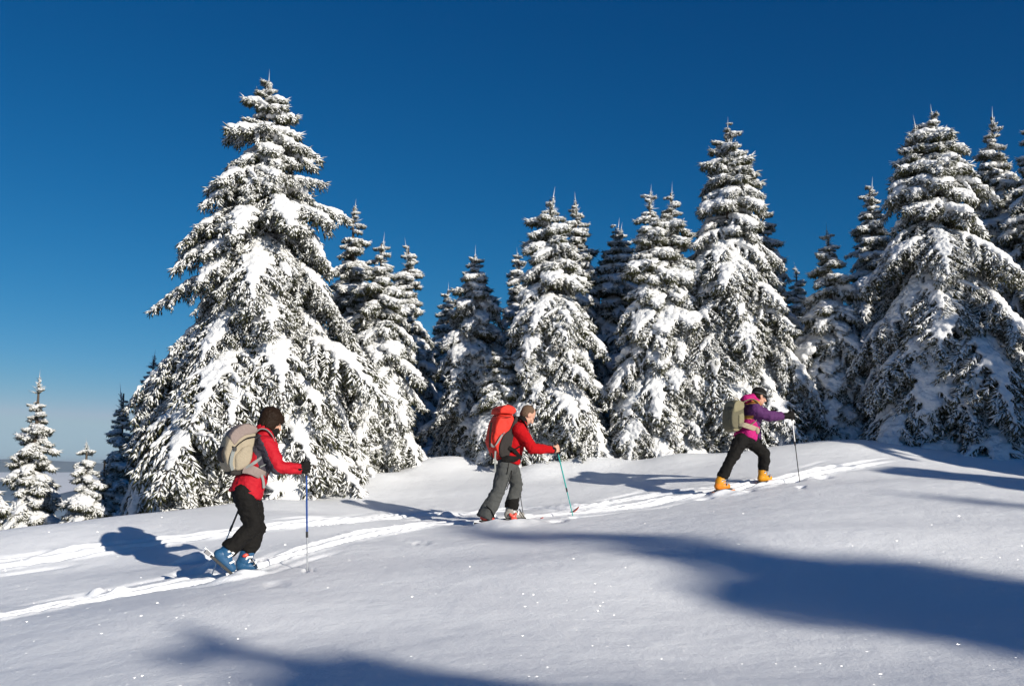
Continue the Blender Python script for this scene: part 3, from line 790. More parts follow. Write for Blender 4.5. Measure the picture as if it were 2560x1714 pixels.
OLIVE = cloth_mat('olive_pack', (0.235, 0.210, 0.130), rough=0.85, bump=0.3)
OLIVE_D = cloth_mat('olive_dark', (0.135, 0.122, 0.080), rough=0.85, bump=0.3)
STRAP = cloth_mat('grey_strap', (0.23, 0.245, 0.235), rough=0.8, bump=0.1)
PACK_RED = cloth_mat('pack_red', (0.60, 0.034, 0.020), rough=0.65, bump=0.4)
MESH_BLACK = cloth_mat('mesh_pocket', (0.035, 0.030, 0.028), rough=0.9, bump=0.3)
BLACK_RUB = hard_mat('black_rubber', (0.015, 0.015, 0.015), 0.6)
HAIR_D = cloth_mat('dark_hair', (0.018, 0.010, 0.006), rough=0.6, bump=0.3, scale=40, spec=0.10)
HAIR_S = cloth_mat('cropped_hair', (0.15, 0.095, 0.062), rough=0.8, bump=0.6, scale=120)
BOOT_BLUE = hard_mat('boot_blue', (0.022, 0.085, 0.18), 0.28)
BOOT_YEL = hard_mat('boot_yellow', (0.66, 0.28, 0.012), 0.28)
BOOT_ORANGE = hard_mat('boot_orange', (0.70, 0.21, 0.012), 0.3)
BOOT_GREY = hard_mat('boot_grey', (0.30, 0.28, 0.25), 0.35)
BOOT_RED = hard_mat('boot_red', (0.62, 0.06, 0.035), 0.35)
ALU = hard_mat('aluminium', (0.62, 0.63, 0.64), 0.28, metal=0.9, var=0.05)
STEEL = hard_mat('dark_steel', (0.14, 0.14, 0.15), 0.4, metal=0.7)
POLE_BLUE = hard_mat('pole_blue', (0.006, 0.050, 0.23), 0.3)
POLE_TEAL = hard_mat('pole_teal', (0.012, 0.33, 0.29), 0.3)
POLE_BLACK = hard_mat('pole_black', (0.02, 0.02, 0.022), 0.35)
WHITE_PL = hard_mat('white_plastic', (0.72, 0.72, 0.70), 0.4)
SKI_GREY = hard_mat('ski_topsheet', (0.30, 0.31, 0.32), 0.35)
SKI_RED = hard_mat('ski_red', (0.42, 0.07, 0.045), 0.35)

def inpoly(x, y, poly):
    x = np.asarray(x); y = np.asarray(y); c = np.zeros(x.shape, bool); n = len(poly)
    for i in range(n):
        x1, y1 = poly[i]; x2, y2 = poly[i - 1]
        k = ((y1 > y) != (y2 > y)) & (x < (x2 - x1) * (y - y1) / (y2 - y1 + 1e-12) + x1)
        c ^= k
    return c

class Figure:
    """side-view working plane of one person: (u, v, lateral) -> place"""
    def __init__(s, u0, v0, Y, yaw):
        s.h = np.array([math.cos(yaw), math.sin(yaw), 0]); s.n = np.array([-math.sin(yaw), math.cos(yaw), 0]); s.up = np.array([0, 0, 1.0])
        s.C = W(u0, v0, Y); s.root = None; s.ax = np.array([s.h, s.n, s.up])
    def P(s, u, v, lat=0.0):
        d = ray(u, v); return CAM + d * ((lat - (CAM - s.C) @ s.n) / (d @ s.n))
    def flat(s, X):                                       # forward distance, height on the middle plane
        X = np.asarray(X); return (X - s.C) @ s.h, X[..., 2] - s.C[2]
    def poly(s, pts): return [s.flat(s.P(u, v)) for u, v in pts]
    def add(s, name, prims, mat, parent=None, voxel=None, smooth=4, rough=0.0, rscale=9.0, panels=None, sm=True, label=None, fold=None):
        """make one part in the person's frame. panels: [(polygon, material index)] coloured by their place on the garment"""
        if voxel: V, Fs, Nn = remesh(prims, voxel, smooth)
        else:
            V, Fs = joinp(prims); Nn = None
        if rough and Nn is not None:
            # soft billows plus creased folds that run round the limbs
            d = np.array([0.8 * noise.noise(Vector(v * rscale)) + 1.1 * (0.22 - abs(noise.noise(Vector((v[0] * rscale * 0.9, v[1] * rscale * 0.9, v[2] * rscale * 2.1)))))
                          + 0.5 * (0.2 - abs(noise.noise(Vector(v * rscale * 2.6)))) for v in V]) * rough
            V = V + Nn * d[:, None]
        mats = mat if isinstance(mat, (list, tuple)) else [mat]
        mi = None
        if panels is not None:
            Fa = Fs if isinstance(Fs, np.ndarray) else None
            cen = V[Fa].mean(1) if Fa is not None else np.array([V[list(f)].mean(0) for f in Fs])
            fx, fz = s.flat(cen); fx = fx + np.abs((cen - s.C) @ s.n) * s.n[0] / -s.n[1]; mi = np.zeros(len(cen), int)
            for pl, k in panels: mi[inpoly(fx, fz, pl)] = k
        org = np.array(s.root.location) if s.root is not None else s.C
        me = mesh_from(V - org, Fs, name, mats, smooth=sm, mi=mi)
        par = parent if parent is not None else s.root
        o = add_obj(name, me, par)
        if label: o['label'] = label
        return o

def limb_pts(fig, pts): return [fig.P(*p) for p in pts]

def grip_hand(fig, c, axis, fwd, lat_sign, size=1.0, r=0.0085):
    """a hand closed round a pole: palm, four unequal bent fingers and a thumb. axis = pole direction (up), fwd = away from the wrist"""
    axis = unit(axis); f = unit(fwd - axis * (fwd @ axis)); l = np.cross(axis, f) * lat_sign
    pr = [ell(c - f * 0.030 * size + l * 0.012, 0.030 * size, 0.018 * size, 0.045 * size, [f, l, axis])]
    for i, ln in enumerate((0.95, 1.05, 1.0, 0.82)):
        zo = axis * (0.033 - 0.022 * i) * size
        R = 0.026 * size * (0.9 + 0.1 * ln)
        pts = [c - f * 0.022 * size + l * 0.024 * size + zo]
        for a in (60, 10, -45, -105):
            t = math.radians(a); pts.append(c + (f * math.cos(t) + l * math.sin(t)) * R * ln + zo)
        for a, b in zip(pts[:-1], pts[1:]): pr.append(cap(a, b, r * size, r * 0.95 * size, n=8, hemi=2))
    th = [c - f * 0.035 * size + axis * 0.030 * size, c - f * 0.008 * size - l * 0.024 * size + axis * 0.040 * size, c + f * 0.020 * size - l * 0.014 * size + axis * 0.046 * size]
    for a, b in zip(th[:-1], th[1:]): pr.append(cap(a, b, 0.0105 * size, 0.009 * size, n=8, hemi=2))
    return pr

def head_prims(fig, c, look, R=0.108):
    """skull, jaw, nose, lips, brow and ears; look = direction of the face"""
    f = unit(look); l = unit(fig.n - f * (fig.n @ f)); u = np.cross(f, l)
    if u[2] < 0: u = -u
    A = [f, l, u]
    pr = [ell(c + u * 0.022 - f * 0.012, R * 0.92, R * 0.72, R * 0.90, A, 18, 12),
          ell(c - u * 0.045 + f * 0.030, R * 0.56, R * 0.54, R * 0.68, A),
          ell(c - u * 0.088 + f * 0.058, 0.028, 0.030, 0.022, A),
          cap(c + u * 0.012 + f * 0.088, c - u * 0.030 + f * 0.112, 0.010, 0.015, n=8), ell(c - u * 0.034 + f * 0.098, 0.014, 0.019, 0.011, A, 8, 6),
          ell(c + u * 0.018 + f * 0.076, 0.018, 0.055, 0.012, A), ell(c - u * 0.062 + f * 0.080, 0.013, 0.024, 0.007, A, 8, 6), ell(c - u * 0.073 + f * 0.078, 0.012, 0.021, 0.007, A, 8, 6)]
    for s in (-1, 1):
        pr.append(ell(c - f * 0.010 + l * s * 0.078 - u * 0.012, 0.020, 0.009, 0.034, A, 10, 7))
        pr.append(ell(c - u * 0.022 + f * 0.058 + l * s * 0.042, 0.026, 0.022, 0.024, A, 8, 6))
    return pr, A

def person_body(fig, label, J, look, hand_prims):
    """one continuous body: torso, limbs, neck, head, hands"""
    hd, HA = head_prims(fig, J['head'], look)
    n = fig.n
    pr = hd + [cap(J['neck'], J['head'] - HA[2] * 0.05 - HA[0] * 0.01, 0.058, 0.052),
               cap(J['pelvis'], J['waist'], 0.115, 0.100, n, 1.35), cap(J['waist'], J['chest'], 0.100, 0.118, n, 1.38), cap(J['chest'], J['neck'], 0.110, 0.060, n, 1.3)]
    for s in ('r', 'l'):
        pr += [cap(J['chest'] + (J['sh_' + s] - J['chest']) * 0.4, J['sh_' + s], 0.075, 0.058), cap(J['sh_' + s], J['el_' + s], 0.050, 0.039), cap(J['el_' + s], J['wr_' + s], 0.039, 0.027)]
        if J.get('hand_' + s) is not None: pr.append(cap(J['wr_' + s], J['hand_' + s] - unit(J['hand_' + s] - J['wr_' + s]) * 0.03, 0.026, 0.024))
        pr += [cap(J['hip_' + s], J['kn_' + s], 0.082, 0.055), cap(J['kn_' + s], J['an_' + s], 0.054, 0.036),
               cap(J['an_' + s], J['toe_' + s], 0.036, 0.028)]
    pr += hand_prims
    V, Fs, Nn = remesh(pr, 0.0065, 3)
    base = np.array([fig.C[0], fig.C[1], zsurf(fig.C[0], fig.C[1])])
    me = mesh_from(V - base, Fs, 'person', [SKIN])
    o = add_obj('person', me, None, base); tag(o, label, 'person', 'ski tourers on the track')
    fig.root = o
    return o, HA

def sleeve(fig, J, s, k=1.0):
    return [cap(J['chest'] + (J['sh_' + s] - J['chest']) * 0.35, J['sh_' + s], 0.110 * k, 0.090 * k), cap(J['sh_' + s], J['el_' + s], 0.086 * k, 0.070 * k), cap(J['el_' + s], J['wr_' + s], 0.068 * k, 0.050 * k)]
def leg(fig, J, s, k=1.0, cuff=0.072, end=1.0):
    a = J['kn_' + s] + (J['an_' + s] - J['kn_' + s]) * end
    return [cap(J['hip_' + s], J['kn_' + s], 0.108 * k, 0.080 * k, fig.n, 1.0), cap(J['kn_' + s], a, 0.080 * k, cuff, hemi=0), ell(J['kn_' + s], 0.082 * k, 0.082 * k, 0.082 * k)]

def extrude_prof(fig, pts, l0, l1, layers=7, inset=0.16, power=3.0):
    """a stuffed shape: side outline carried from l0 to l1 with rounded flanks"""
    P2 = np.array(fig.poly(pts)); 
    sp = np.array([q[:2] for q in spline([np.append(p, 0) for p in P2] + [np.append(P2[0], 0)], 5)])[:-1]
    c = sp.mean(0); V = []
    for k in range(layers):
        t = -1 + 2 * k / (layers - 1); sc = 1 - inset * abs(t) ** power
        q = c + (sp - c) * sc; lat = (l0 + l1) / 2 + (l1 - l0) / 2 * t
        V.append(fig.C + np.outer(q[:, 0], fig.h) + np.outer(q[:, 1], fig.up) + fig.n * lat)
    n = len(sp); V = np.vstack(V); Fs = []
    for k in range(layers - 1):
        for j in range(n):
            j2 = (j + 1) % n; Fs.append((k * n + j, k * n + j2, (k + 1) * n + j2, (k + 1) * n + j))
    Fs.append(tuple(range(n - 1, -1, -1))); Fs.append(tuple((layers - 1) * n + j for j in range(n)))
    return V, Fs

class Thing:
    """a top-level thing whose parts are made in world places"""
    def __init__(s, name, base, label, cat, group=None):
        s.root = empty(name, base); tag(s.root, label, cat, group); s.base = np.asarray(base, float)
    def add(s, name, prims, mat, parent=None, voxel=None, smooth=4, sm=True, rough=0.0, rscale=9.0, label=None):
        if voxel: V, Fs, Nn = remesh(prims, voxel, smooth)
        else: (V, Fs), Nn = joinp(prims), None
        if rough and Nn is not None:
            d = np.array([noise.noise(Vector(v * rscale)) + 0.5 * noise.noise(Vector(v * rscale * 2.3)) for v in V]) * rough
            V = V + Nn * d[:, None]
        me = mesh_from(V - s.base, Fs, name, [mat], smooth=sm)
        if not voxel: me.set_sharp_from_angle(angle=math.radians(50))
        o = add_obj(name, me, parent if parent is not None else s.root)
        if label: o['label'] = label
        return o

def ski_pole(tip, hand, label, upper, lower, split=0.55, strap_dir=None):
    tip, hand = np.asarray(tip, float), np.asarray(hand, float); w = unit(hand - tip); Lh = np.linalg.norm(hand - tip); top = hand + w * 0.085
    t = Thing('ski_pole', tip, label, 'ski pole', 'ski poles in use')
    j = tip + w * Lh * split
    t.add('lower_shaft', [tube([tip, tip + w * 0.02, j], [0.003, 0.0062, 0.0066])], lower)
    t.add('upper_shaft', [tube([j, hand - w * 0.06], 0.0088)], upper)
    t.add('clamp', [tube([j - w * 0.02, j + w * 0.035], 0.0115)], POLE_BLACK)
    g = t.add('grip', [tube(spline([hand - w * 0.075, hand - w * 0.03, hand + w * 0.02, hand + w * 0.06, top], 3), [0.013, .014, .0155, .0155, .0145, .014, .0145, .0155, .0165, .0175, .019, .019, .012])], POLE_BLACK)
    b = tip + w * 0.075
    ax = unit(np.cross(w, [0.3, 0.9, 0.1])); ay = np.cross(w, ax)
    ring = [b + (ax * math.cos(a) + ay * math.sin(a)) * 0.042 for a in np.linspace(0, 2 * math.pi, 15)]
    bk = [tube(ring, 0.005, 6)]
    for k in range(4):
        a = math.pi / 2 * k; bk.append(tube([b, b + (ax * math.cos(a) + ay * math.sin(a)) * 0.042], 0.004, 6))
    t.add('basket', bk, POLE_BLACK)
    return t

def ski(path, width, label, topmat, tip_up=0.13, thick=0.012):
    """path: tail -> tip points lying on the snow"""
    P = spline(path, 8); n = len(P)
    base = P[n // 2]
    t = Thing('ski', base, label, 'ski', 'touring skis on the track')
    V, Fs = [], []
    for i, p in enumerate(P):
        s = i / (n - 1); w = unit(P[min(i + 1, n - 1)] - P[max(i - 1, 0)]); l = unit(np.cross([0, 0, 1.0], w)); m = np.cross(w, l)
        hw = width / 2 * (0.86 + 0.18 * abs(2 * s - 1) ** 2)
        if s > 0.93: hw *= math.sqrt(max(0.02, 1 - ((s - 0.93) / 0.07) ** 2))
        lift = tip_up * max(0, (s - 0.84) / 0.16) ** 1.8
        c = p + np.array([0, 0, lift])
        V += [c - l * hw, c + l * hw, c + l * hw * 0.9 + m * thick, c - l * hw * 0.9 + m * thick]
        if i:
            a = (i - 1) * 4; b = i * 4
            for j in range(4): Fs.append((a + j, a + (j + 1) % 4, b + (j + 1) % 4, b + j))
    Fs.append((3, 2, 1, 0)); Fs.append(tuple((n - 1) * 4 + j for j in range(4)))
    t.add('board', [(np.array(V), Fs)], topmat, sm=False)
    return t, P

def ankle(fig, J, s, toe, heel, at=0.075, k=1.0):
    """ankle joint that sits in the boot: where the trouser leg meets the cuff"""
    f = unit(toe - heel); l = unit(fig.n - f * (fig.n @ f)); m = np.cross(f, l); m = m if m[2] > 0 else -m
    a0 = heel + m * 0.115 * k + f * 0.080 * k
    J['an_' + s] = a0 + unit(J['kn_' + s] - a0) * at; J['toe_' + s] = toe - f * 0.09 + m * 0.05; J['a0_' + s] = a0

def boot(fig, an, toe, heel, matc, mats_sole, name_label=None, cuff_h=0.20, up=None, accent=None, foot_mat=None, buckle=ALU, scale=1.0):
    """hard ski-touring boot: cuff, lower shell, sole, buckles. an = ankle, heel/toe = ends of the sole"""
    an, toe, heel = map(lambda q: np.asarray(q, float), (an, toe, heel))
    f = unit(toe - heel); l = unit(fig.n - f * (fig.n @ f)); m = np.cross(f, l); m = m if m[2] > 0 else -m
    upv = unit(up) if up is not None else m
    k = scale
    o = fig.add('boot', [cap(heel + m * 0.065 * k + f * 0.05 * k, toe + m * 0.048 * k - f * 0.05 * k, 0.056 * k, 0.042 * k, l, 0.92), cap(heel + m * 0.075 * k + f * 0.065 * k, heel + m * 0.13 * k + f * 0.075 * k, 0.060 * k, 0.056 * k, l, 0.9),
                             cap(toe - f * 0.16 * k + m * 0.095 * k, toe - f * 0.09 * k + m * 0.055 * k, 0.05 * k, 0.04 * k, l, 0.85)], foot_mat or matc, voxel=0.009, smooth=3, label=name_label)
    a0 = heel + m * 0.115 * k + f * 0.080 * k
    fig.add('cuff', [cap(a0, a0 + upv * cuff_h * k, 0.066 * k, 0.068 * k, l, 0.92)], matc, parent=o, voxel=0.009, smooth=2)
    fig.add('sole', [boxp((heel + toe) / 2 + m * 0.010 * k, (np.linalg.norm(toe - heel), 0.075 * k, 0.022 * k), [f, l, m])], mats_sole, parent=o, sm=False)
    for i, (d, z) in enumerate(((0.17, 0.085), (0.12, 0.115))):
        c = heel + f * d * k + m * z * k - l * 0.045 * k
        fig.add('buckle', [boxp(c, (0.018 * k, 0.014 * k, 0.045 * k), [f, l, unit(m + f * 0.4)])], buckle, parent=o, sm=False)
    for z in (0.035,):
        c = a0 + upv * z * k - l * 0.064 * k + f * 0.02 * k
        fig.add('buckle', [boxp(c, (0.055 * k, 0.012 * k, 0.016 * k), [f, l, unit(upv)])], buckle, parent=o, sm=False)
    if accent: fig.add('badge', [ell(a0 + upv * 0.055 * k - l * 0.060 * k - f * 0.01 - f * 0.012 * k, 0.030 * k, 0.012 * k, 0.020 * k, [f, l, upv])], accent, parent=o)
    fig.add('pivot', [ell(a0 + upv * 0.02 - l * 0.060 * k, 0.012 * k, 0.008 * k, 0.012 * k, [f, l, upv])], WHITE_PL, parent=o)
    return o
c1 = lambda x, y, l=0.0: (440 + x * 0.3189, 980 + y * 0.3189, l)
c2 = lambda x, y, l=0.0: (1140 + x * 0.2296, 980 + y * 0.2296, l)
c3 = lambda x, y, l=0.0: (1740 + x * 0.2041, 940 + y * 0.2041, l)
def joints(fig, c, D): return {k: fig.P(*c(*v)) for k, v in D.items()}
def polyc(fig, c, pts): return fig.poly([c(*p)[:2] for p in pts])
def stuffed(fig, c, pts, l0, l1, **k): return extrude_prof(fig, [c(*p)[:2] for p in pts], l0, l1, **k)
def ribbon(fig, c, pts, w=0.016, th=0.003, lat=None):
    P = spline([fig.P(*c(*p)) for p in pts], 5)
    return tube(P, 0, 8, flat=(lat if lat is not None else fig.up * 0.7 + fig.h * 0.7, w, th))
def cord(fig, c, pts, r=0.004): return tube(spline([fig.P(*c(*p)) for p in pts], 5), r, 6)
def on_track(fig, heel, toe, back, front, sink, lift=None):
    """ski path through a boot, lying in the groove"""
    d = unit(np.append((toe - heel)[:2], 0)); mid = (heel + toe) / 2; out = []
    for s in np.linspace(-back, front, 6):
        p = mid + d * s; out.append(np.array([p[0], p[1], zsurf(p[0], p[1]) - sink]))
    return out

# ---- woman in the red and charcoal jacket
g1 = G(598, 1438); f1 = Figure(598, 1438, g1[1], math.radians(27))
J1 = joints(f1, c1, dict(head=(748, 228), neck=(695, 325), chest=(672, 440), waist=(610, 620), pelvis=(555, 765),
    sh_r=(705, 405, -.17), el_r=(800, 588, -.25), wr_r=(965, 598, -.24), hand_r=(1022, 588, -.24), sh_l=(715, 405, .17), el_l=(650, 610, .25), wr_l=(560, 790, .22), hand_l=(520, 852, .20),
    hip_r=(535, 800, -.09), hip_l=(572, 800, .09), kn_r=(612, 1055, -.10), an_r=(395, 1250, -.10), kn_l=(640, 1060, .09), an_l=(510, 1300, .08), toe_r=(430, 1375, -.10), toe_l=(580, 1370, .08)))
P1 = lambda *a: f1.P(*c1(*a))
h1r, t1r, h1l, t1l = P1(268, 1290, -.10), P1(440, 1438, -.10), P1(470, 1422, .08), P1(648, 1402, .08)
ankle(f1, J1, 'r', t1r, h1r, 0.02); ankle(f1, J1, 'l', t1l, h1l)
tip1r = f1.P(*c1(1033, 1388, -.24)); tip1r[2] = zsurf(tip1r[0], tip1r[1]) - 0.115
tip1l = f1.P(*c1(240, 1300, .20)); tip1l[2] = zsurf(tip1l[0], tip1l[1]) - 0.115
look1 = f1.h * 0.86 - f1.up * 0.42 + f1.n * 0.12
b1, HA1 = person_body(f1, 'skier with dark bobbed hair in a red and charcoal jacket, black trousers and blue boots', J1, look1,
    grip_hand(f1, J1['hand_r'], J1['hand_r'] - tip1r, J1['hand_r'] - J1['wr_r'], -1) + grip_hand(f1, J1['hand_l'], J1['hand_l'] - tip1l, J1['hand_l'] - J1['wr_l'], 1))
jk = [cap(P1(540, 808), J1['waist'], 0.150, 0.142, f1.n, 1.28, hemi=0, n=20), cap(J1['waist'], J1['chest'], 0.142, 0.150, f1.n, 1.30, n=20), cap(J1['chest'], P1(690, 345), 0.148, 0.085, f1.n, 1.35)] + sleeve(f1, J1, 'r', 0.98) + sleeve(f1, J1, 'l', 0.98)
char = polyc(f1, c1, [(630, 320), (690, 335), (745, 405), (795, 515), (840, 600), (905, 650), (860, 700), (760, 640), (700, 610), (672, 500), (640, 470), (575, 560), (520, 560), (560, 380)])
f1.add('jacket', jk, [RED_CLOTH, CHARCOAL], voxel=0.0105, smooth=6, rough=0.016, rscale=10, panels=[(char, 1)])
f1.add('collar', [cap(P1(690, 330), P1(682, 270), 0.082, 0.072, f1.n, 1.05, hemi=1)], RED_CLOTH, voxel=0.009, smooth=3, rough=0.004)
f1.add('neck_warmer', [cap(P1(728, 332), P1(764, 302), 0.066, 0.056, f1.n, 1.0)], BLACK_CLOTH, voxel=0.009, smooth=3, rough=0.004)
f1.add('trousers', leg(f1, J1, 'r', 1.0, 0.082) + leg(f1, J1, 'l', 1.0, 0.080) + [cap(P1(552, 800), P1(560, 740), 0.135, 0.130, f1.n, 1.25)], BLACK_CLOTH, voxel=0.011, smooth=5, rough=0.018, rscale=9)
hc = J1['head']; F_, L_, U_ = HA1
hair = [ell(hc + U_ * 0.034 - F_ * 0.024, 0.108, 0.090, 0.100, HA1, 18, 12), ell(hc - U_ * 0.040 - F_ * 0.056, 0.050, 0.074, 0.066, HA1), ell(hc + U_ * 0.062 + F_ * 0.058, 0.050, 0.066, 0.036, HA1), ell(hc + U_ * 0.046 + F_ * 0.094, 0.024, 0.044, 0.022, HA1)]
for s in (-1, 1): hair += [ell(hc - U_ * 0.015 - F_ * 0.005 + L_ * s * 0.070, 0.052, 0.024, 0.080, HA1), ell(hc - U_ * 0.062 - F_ * 0.012 + L_ * s * 0.062, 0.034, 0.018, 0.040, HA1)]
for i in range(30):                                            # locks falling from the crown to nape and fringe
    a = math.radians(-172 + i * 344 / 29); dv = F_ * math.cos(a) + L_ * math.sin(a) * 0.86; fr = max(0.0, math.cos(a)) ** 0.6; jit = 0.012 * math.sin(i * 2.7)
    p0, p1, p2 = hc + U_ * 0.120 - F_ * 0.020 + dv * 0.030, hc + U_ * (0.062 + jit) - F_ * 0.012 + dv * 0.098, hc - U_ * (0.078 - 0.105 * fr + jit) - F_ * 0.010 + dv * (0.098 + 0.012 * fr)
    hair += [cap(p0, p1, 0.016, 0.015, n=8, hemi=2), cap(p1, p2, 0.015, 0.007, n=8, hemi=2)]
f1.add('hair', hair, HAIR_D, voxel=0.0065, smooth=2, rough=0.003, rscale=30)
for s, a in (('r', -1), ('l', 1)):
    tip = tip1r if s == 'r' else tip1l
    hp = grip_hand(f1, J1['hand_' + s], J1['hand_' + s] - tip, J1['hand_' + s] - J1['wr_' + s], a, 1.28, 0.0105) + [cap(J1['wr_' + s], J1['hand_' + s] - unit(J1['hand_' + s] - J1['wr_' + s]) * 0.035, 0.046, 0.040)]
    f1.add('glove', hp, BLACK_CLOTH, voxel=0.006, smooth=2)
boot(f1, J1['an_r'], t1r, h1r, BOOT_BLUE, BLACK_RUB, up=J1['kn_r'] - J1['a0_r'], accent=BOOT_RED, cuff_h=0.09)
boot(f1, J1['an_l'], t1l, h1l, BOOT_BLUE, BLACK_RUB, up=J1['kn_l'] - J1['a0_l'], accent=BOOT_RED, cuff_h=0.09)
# rucksack
r1 = Thing('rucksack', P1(470, 640), 'beige and taupe rucksack with dark mesh pocket on the skier in charcoal and red', 'rucksack', 'rucksacks on the skiers')
r1.add('main_bag', [stuffed(f1, c1, [(460, 285), (545, 270), (605, 300), (612, 345), (590, 455), (562, 550), (500, 618), (420, 632), (365, 598), (342, 510), (352, 430), (385, 350)], -.165, .165)], BEIGE, voxel=0.012, smooth=5, rough=0.009)
lid1 = r1.add('lid', [stuffed(f1, c1, [(420, 300), (480, 258), (550, 248), (615, 280), (605, 325), (520, 345), (462, 385), (430, 425), (400, 395), (388, 350)], -.172, .172, inset=0.10)], TAUPE, voxel=0.011, smooth=4, rough=0.006)
r1.add('lid_piping', [cord(f1, c1, [(640, 345, -.168), (560, 360, -.182), (500, 398, -.184), (465, 430, -.180), (440, 425, -.17)], 0.006)], BLACK_CLOTH, parent=lid1)
r1.add('rear_pocket', [stuffed(f1, c1, [(352, 425), (400, 420), (396, 500), (372, 560), (342, 540), (333, 480)], -.12, .12, inset=0.12)], MESH_BLACK, voxel=0.010, smooth=3)
r1.add('side_pocket', [stuffed(f1, c1, [(430, 500), (500, 430), (570, 420), (565, 520), (520, 590), (440, 610)], -.186, -.120, inset=0.25)], BEIGE, voxel=0.010, smooth=4, rough=0.005)
r1.add('base_panel', [stuffed(f1, c1, [(420, 610), (520, 600), (505, 640), (440, 652), (390, 636)], -.15, .15, inset=0.12)], MESH_BLACK, voxel=0.011, smooth=3)
r1.add('compression_strap', [ribbon(f1, c1, [(455, 445, -.178), (440, 500, -.192), (432, 560, -.186), (445, 610, -.16)], 0.013)], STRAP)
r1.add('buckle', [boxp(P1(462, 445, -.190), (0.03, 0.012, 0.035), f1.ax)], BLACK_RUB, sm=False)
r1.add('grab_loop', [cord(f1, c1, [(540, 258, -.03), (565, 236, -.03), (600, 240, -.03), (622, 272, -.03)], 0.008)], STRAP)
for s in (-1, 1):
    r1.add('shoulder_strap', [ribbon(f1, c1, [(605, 335, .09 * s), (655, 290, .10 * s), (715, 300, .11 * s), (765, 370, .12 * s), (770, 450, .13 * s), (730, 540, .16 * s), (650, 590, .185 * s)], 0.026, 0.006, lat=f1.n)], STRAP)
    r1.add('lower_strap', [ribbon(f1, c1, [(545, 590, .175 * s), (610, 555, .195 * s), (672, 510, .19 * s)], 0.013)], STRAP)
    r1.add('hip_belt', [ribbon(f1, c1, [(530, 600, .165 * s), (600, 612, .200 * s), (660, 640, .185 * s), (700, 655, .12 * s)], 0.036, 0.010)], TAUPE)
r1.add('strap_end', [ribbon(f1, c1, [(668, 640, -.185), (684, 690, -.18), (690, 750, -.17)], 0.010)], STRAP)
ski_pole(tip1r, J1['hand_r'], 'pole with bright blue upper shaft planted beside the skier with the beige rucksack', POLE_BLUE, ALU, 0.40)
ski_pole(tip1l, J1['hand_l'], 'slanting silver pole trailing behind the blue boots', POLE_BLACK, ALU, 0.68)
k1, _ = ski(on_track(f1, h1r, t1r, 0.85, 0.75, 0.09), 0.085, 'ski under the lifted blue boot, pale tail showing out of the snow', SKI_GREY, tip_up=0.05)
m_ = unit(t1r - h1r)
k1.add('binding', [boxp((h1r + t1r) / 2 - np.cross(m_, f1.n) * -0.028 - m_ * 0.03, (0.40, 0.030, 0.014), [m_, f1.n, np.cross(m_, f1.n)])], ALU, sm=False)
k1.add('heel_piece', [boxp(h1r - m_ * 0.045 + np.cross(m_, f1.n) * 0.012, (0.05, 0.045, 0.035), [m_, f1.n, np.cross(m_, f1.n)])], STEEL, sm=False)
k1b, _ = ski(on_track(f1, h1l, t1l, 0.85, 0.95, 0.09), 0.085, 'ski under the flat blue boot', SKI_GREY, tip_up=0.05)
k1b.add('binding', [boxp((h1l + t1l) / 2 - f1.up * 0.012, (0.34, 0.05, 0.022), [unit(t1l - h1l), f1.n, f1.up])], STEEL, sm=False)
k1b.add('toe_bail', [tube([P1(548, 1240, .02), P1(600, 1320, .02), P1(640, 1375, .02)], 0.006, 6)], BLACK_RUB)

# ---- man in the red fleece
g2 = G(1262, 1304); f2 = Figure(1262, 1304, g2[1], math.radians(22))
J2 = joints(f2, c2, dict(head=(782, 248), neck=(700, 335), chest=(650, 440), waist=(600, 610), pelvis=(562, 750),
    sh_r=(690, 410, -.19), el_r=(835, 612, -.27), wr_r=(1040, 632, -.25), hand_r=(1098, 612, -.25), sh_l=(700, 410, .19), el_l=(650, 610, .28), wr_l=(640, 740, .28), hand_l=(650, 800, .26),
    hip_r=(535, 800, -.09), hip_l=(590, 800, .09), kn_r=(465, 1075, -.10), an_r=(345, 1350, -.10), kn_l=(660, 1000, .09), an_l=(622, 1300, .09), toe_r=(400, 1400, -.10), toe_l=(690, 1360, .09)))
P2 = lambda *a: f2.P(*c2(*a))
h2r, t2r, h2l, t2l = P2(262, 1412, -.10), P2(425, 1420, -.10), P2(530, 1390, .09), P2(752, 1378, .09)
ankle(f2, J2, 'r', t2r, h2r, 0.0); ankle(f2, J2, 'l', t2l, h2l, 0.02)
tip2r = f2.P(*c2(1295, 1345, -.25)); tip2r[2] = zsurf(tip2r[0], tip2r[1]) - 0.115
tip2l = f2.P(*c2(752, 1372, .26)); tip2l[2] = zsurf(tip2l[0], tip2l[1]) - 0.115
look2 = f2.h * 0.74 - f2.up * 0.66 + f2.n * 0.05
b2, HA2 = person_body(f2, 'man with cropped hair and bare hand in a red fleece and grey trousers, looking down', J2, look2,
    grip_hand(f2, J2['hand_r'], J2['hand_r'] - tip2r, J2['hand_r'] - J2['wr_r'], -1, 1.15) + grip_hand(f2, J2['hand_l'], J2['hand_l'] - tip2l, J2['hand_l'] - J2['wr_l'], 1, 1.1))
f2.add('fleece', [cap(P2(560, 768), J2['waist'], 0.150, 0.150, f2.n, 1.25, hemi=0, n=20), cap(J2['waist'], J2['chest'], 0.150, 0.158, f2.n, 1.28, n=20), cap(J2['chest'], P2(700, 360), 0.150, 0.085, f2.n, 1.35)] + sleeve(f2, J2, 'r', 1.02) + sleeve(f2, J2, 'l', 1.02),
       FLEECE, voxel=0.0105, smooth=6, rough=0.016, rscale=9)
f2.add('collar', [cap(P2(700, 350), P2(722, 300), 0.085, 0.075, f2.n, 1.05, hemi=1)], BLACK_CLOTH, voxel=0.009, smooth=3)
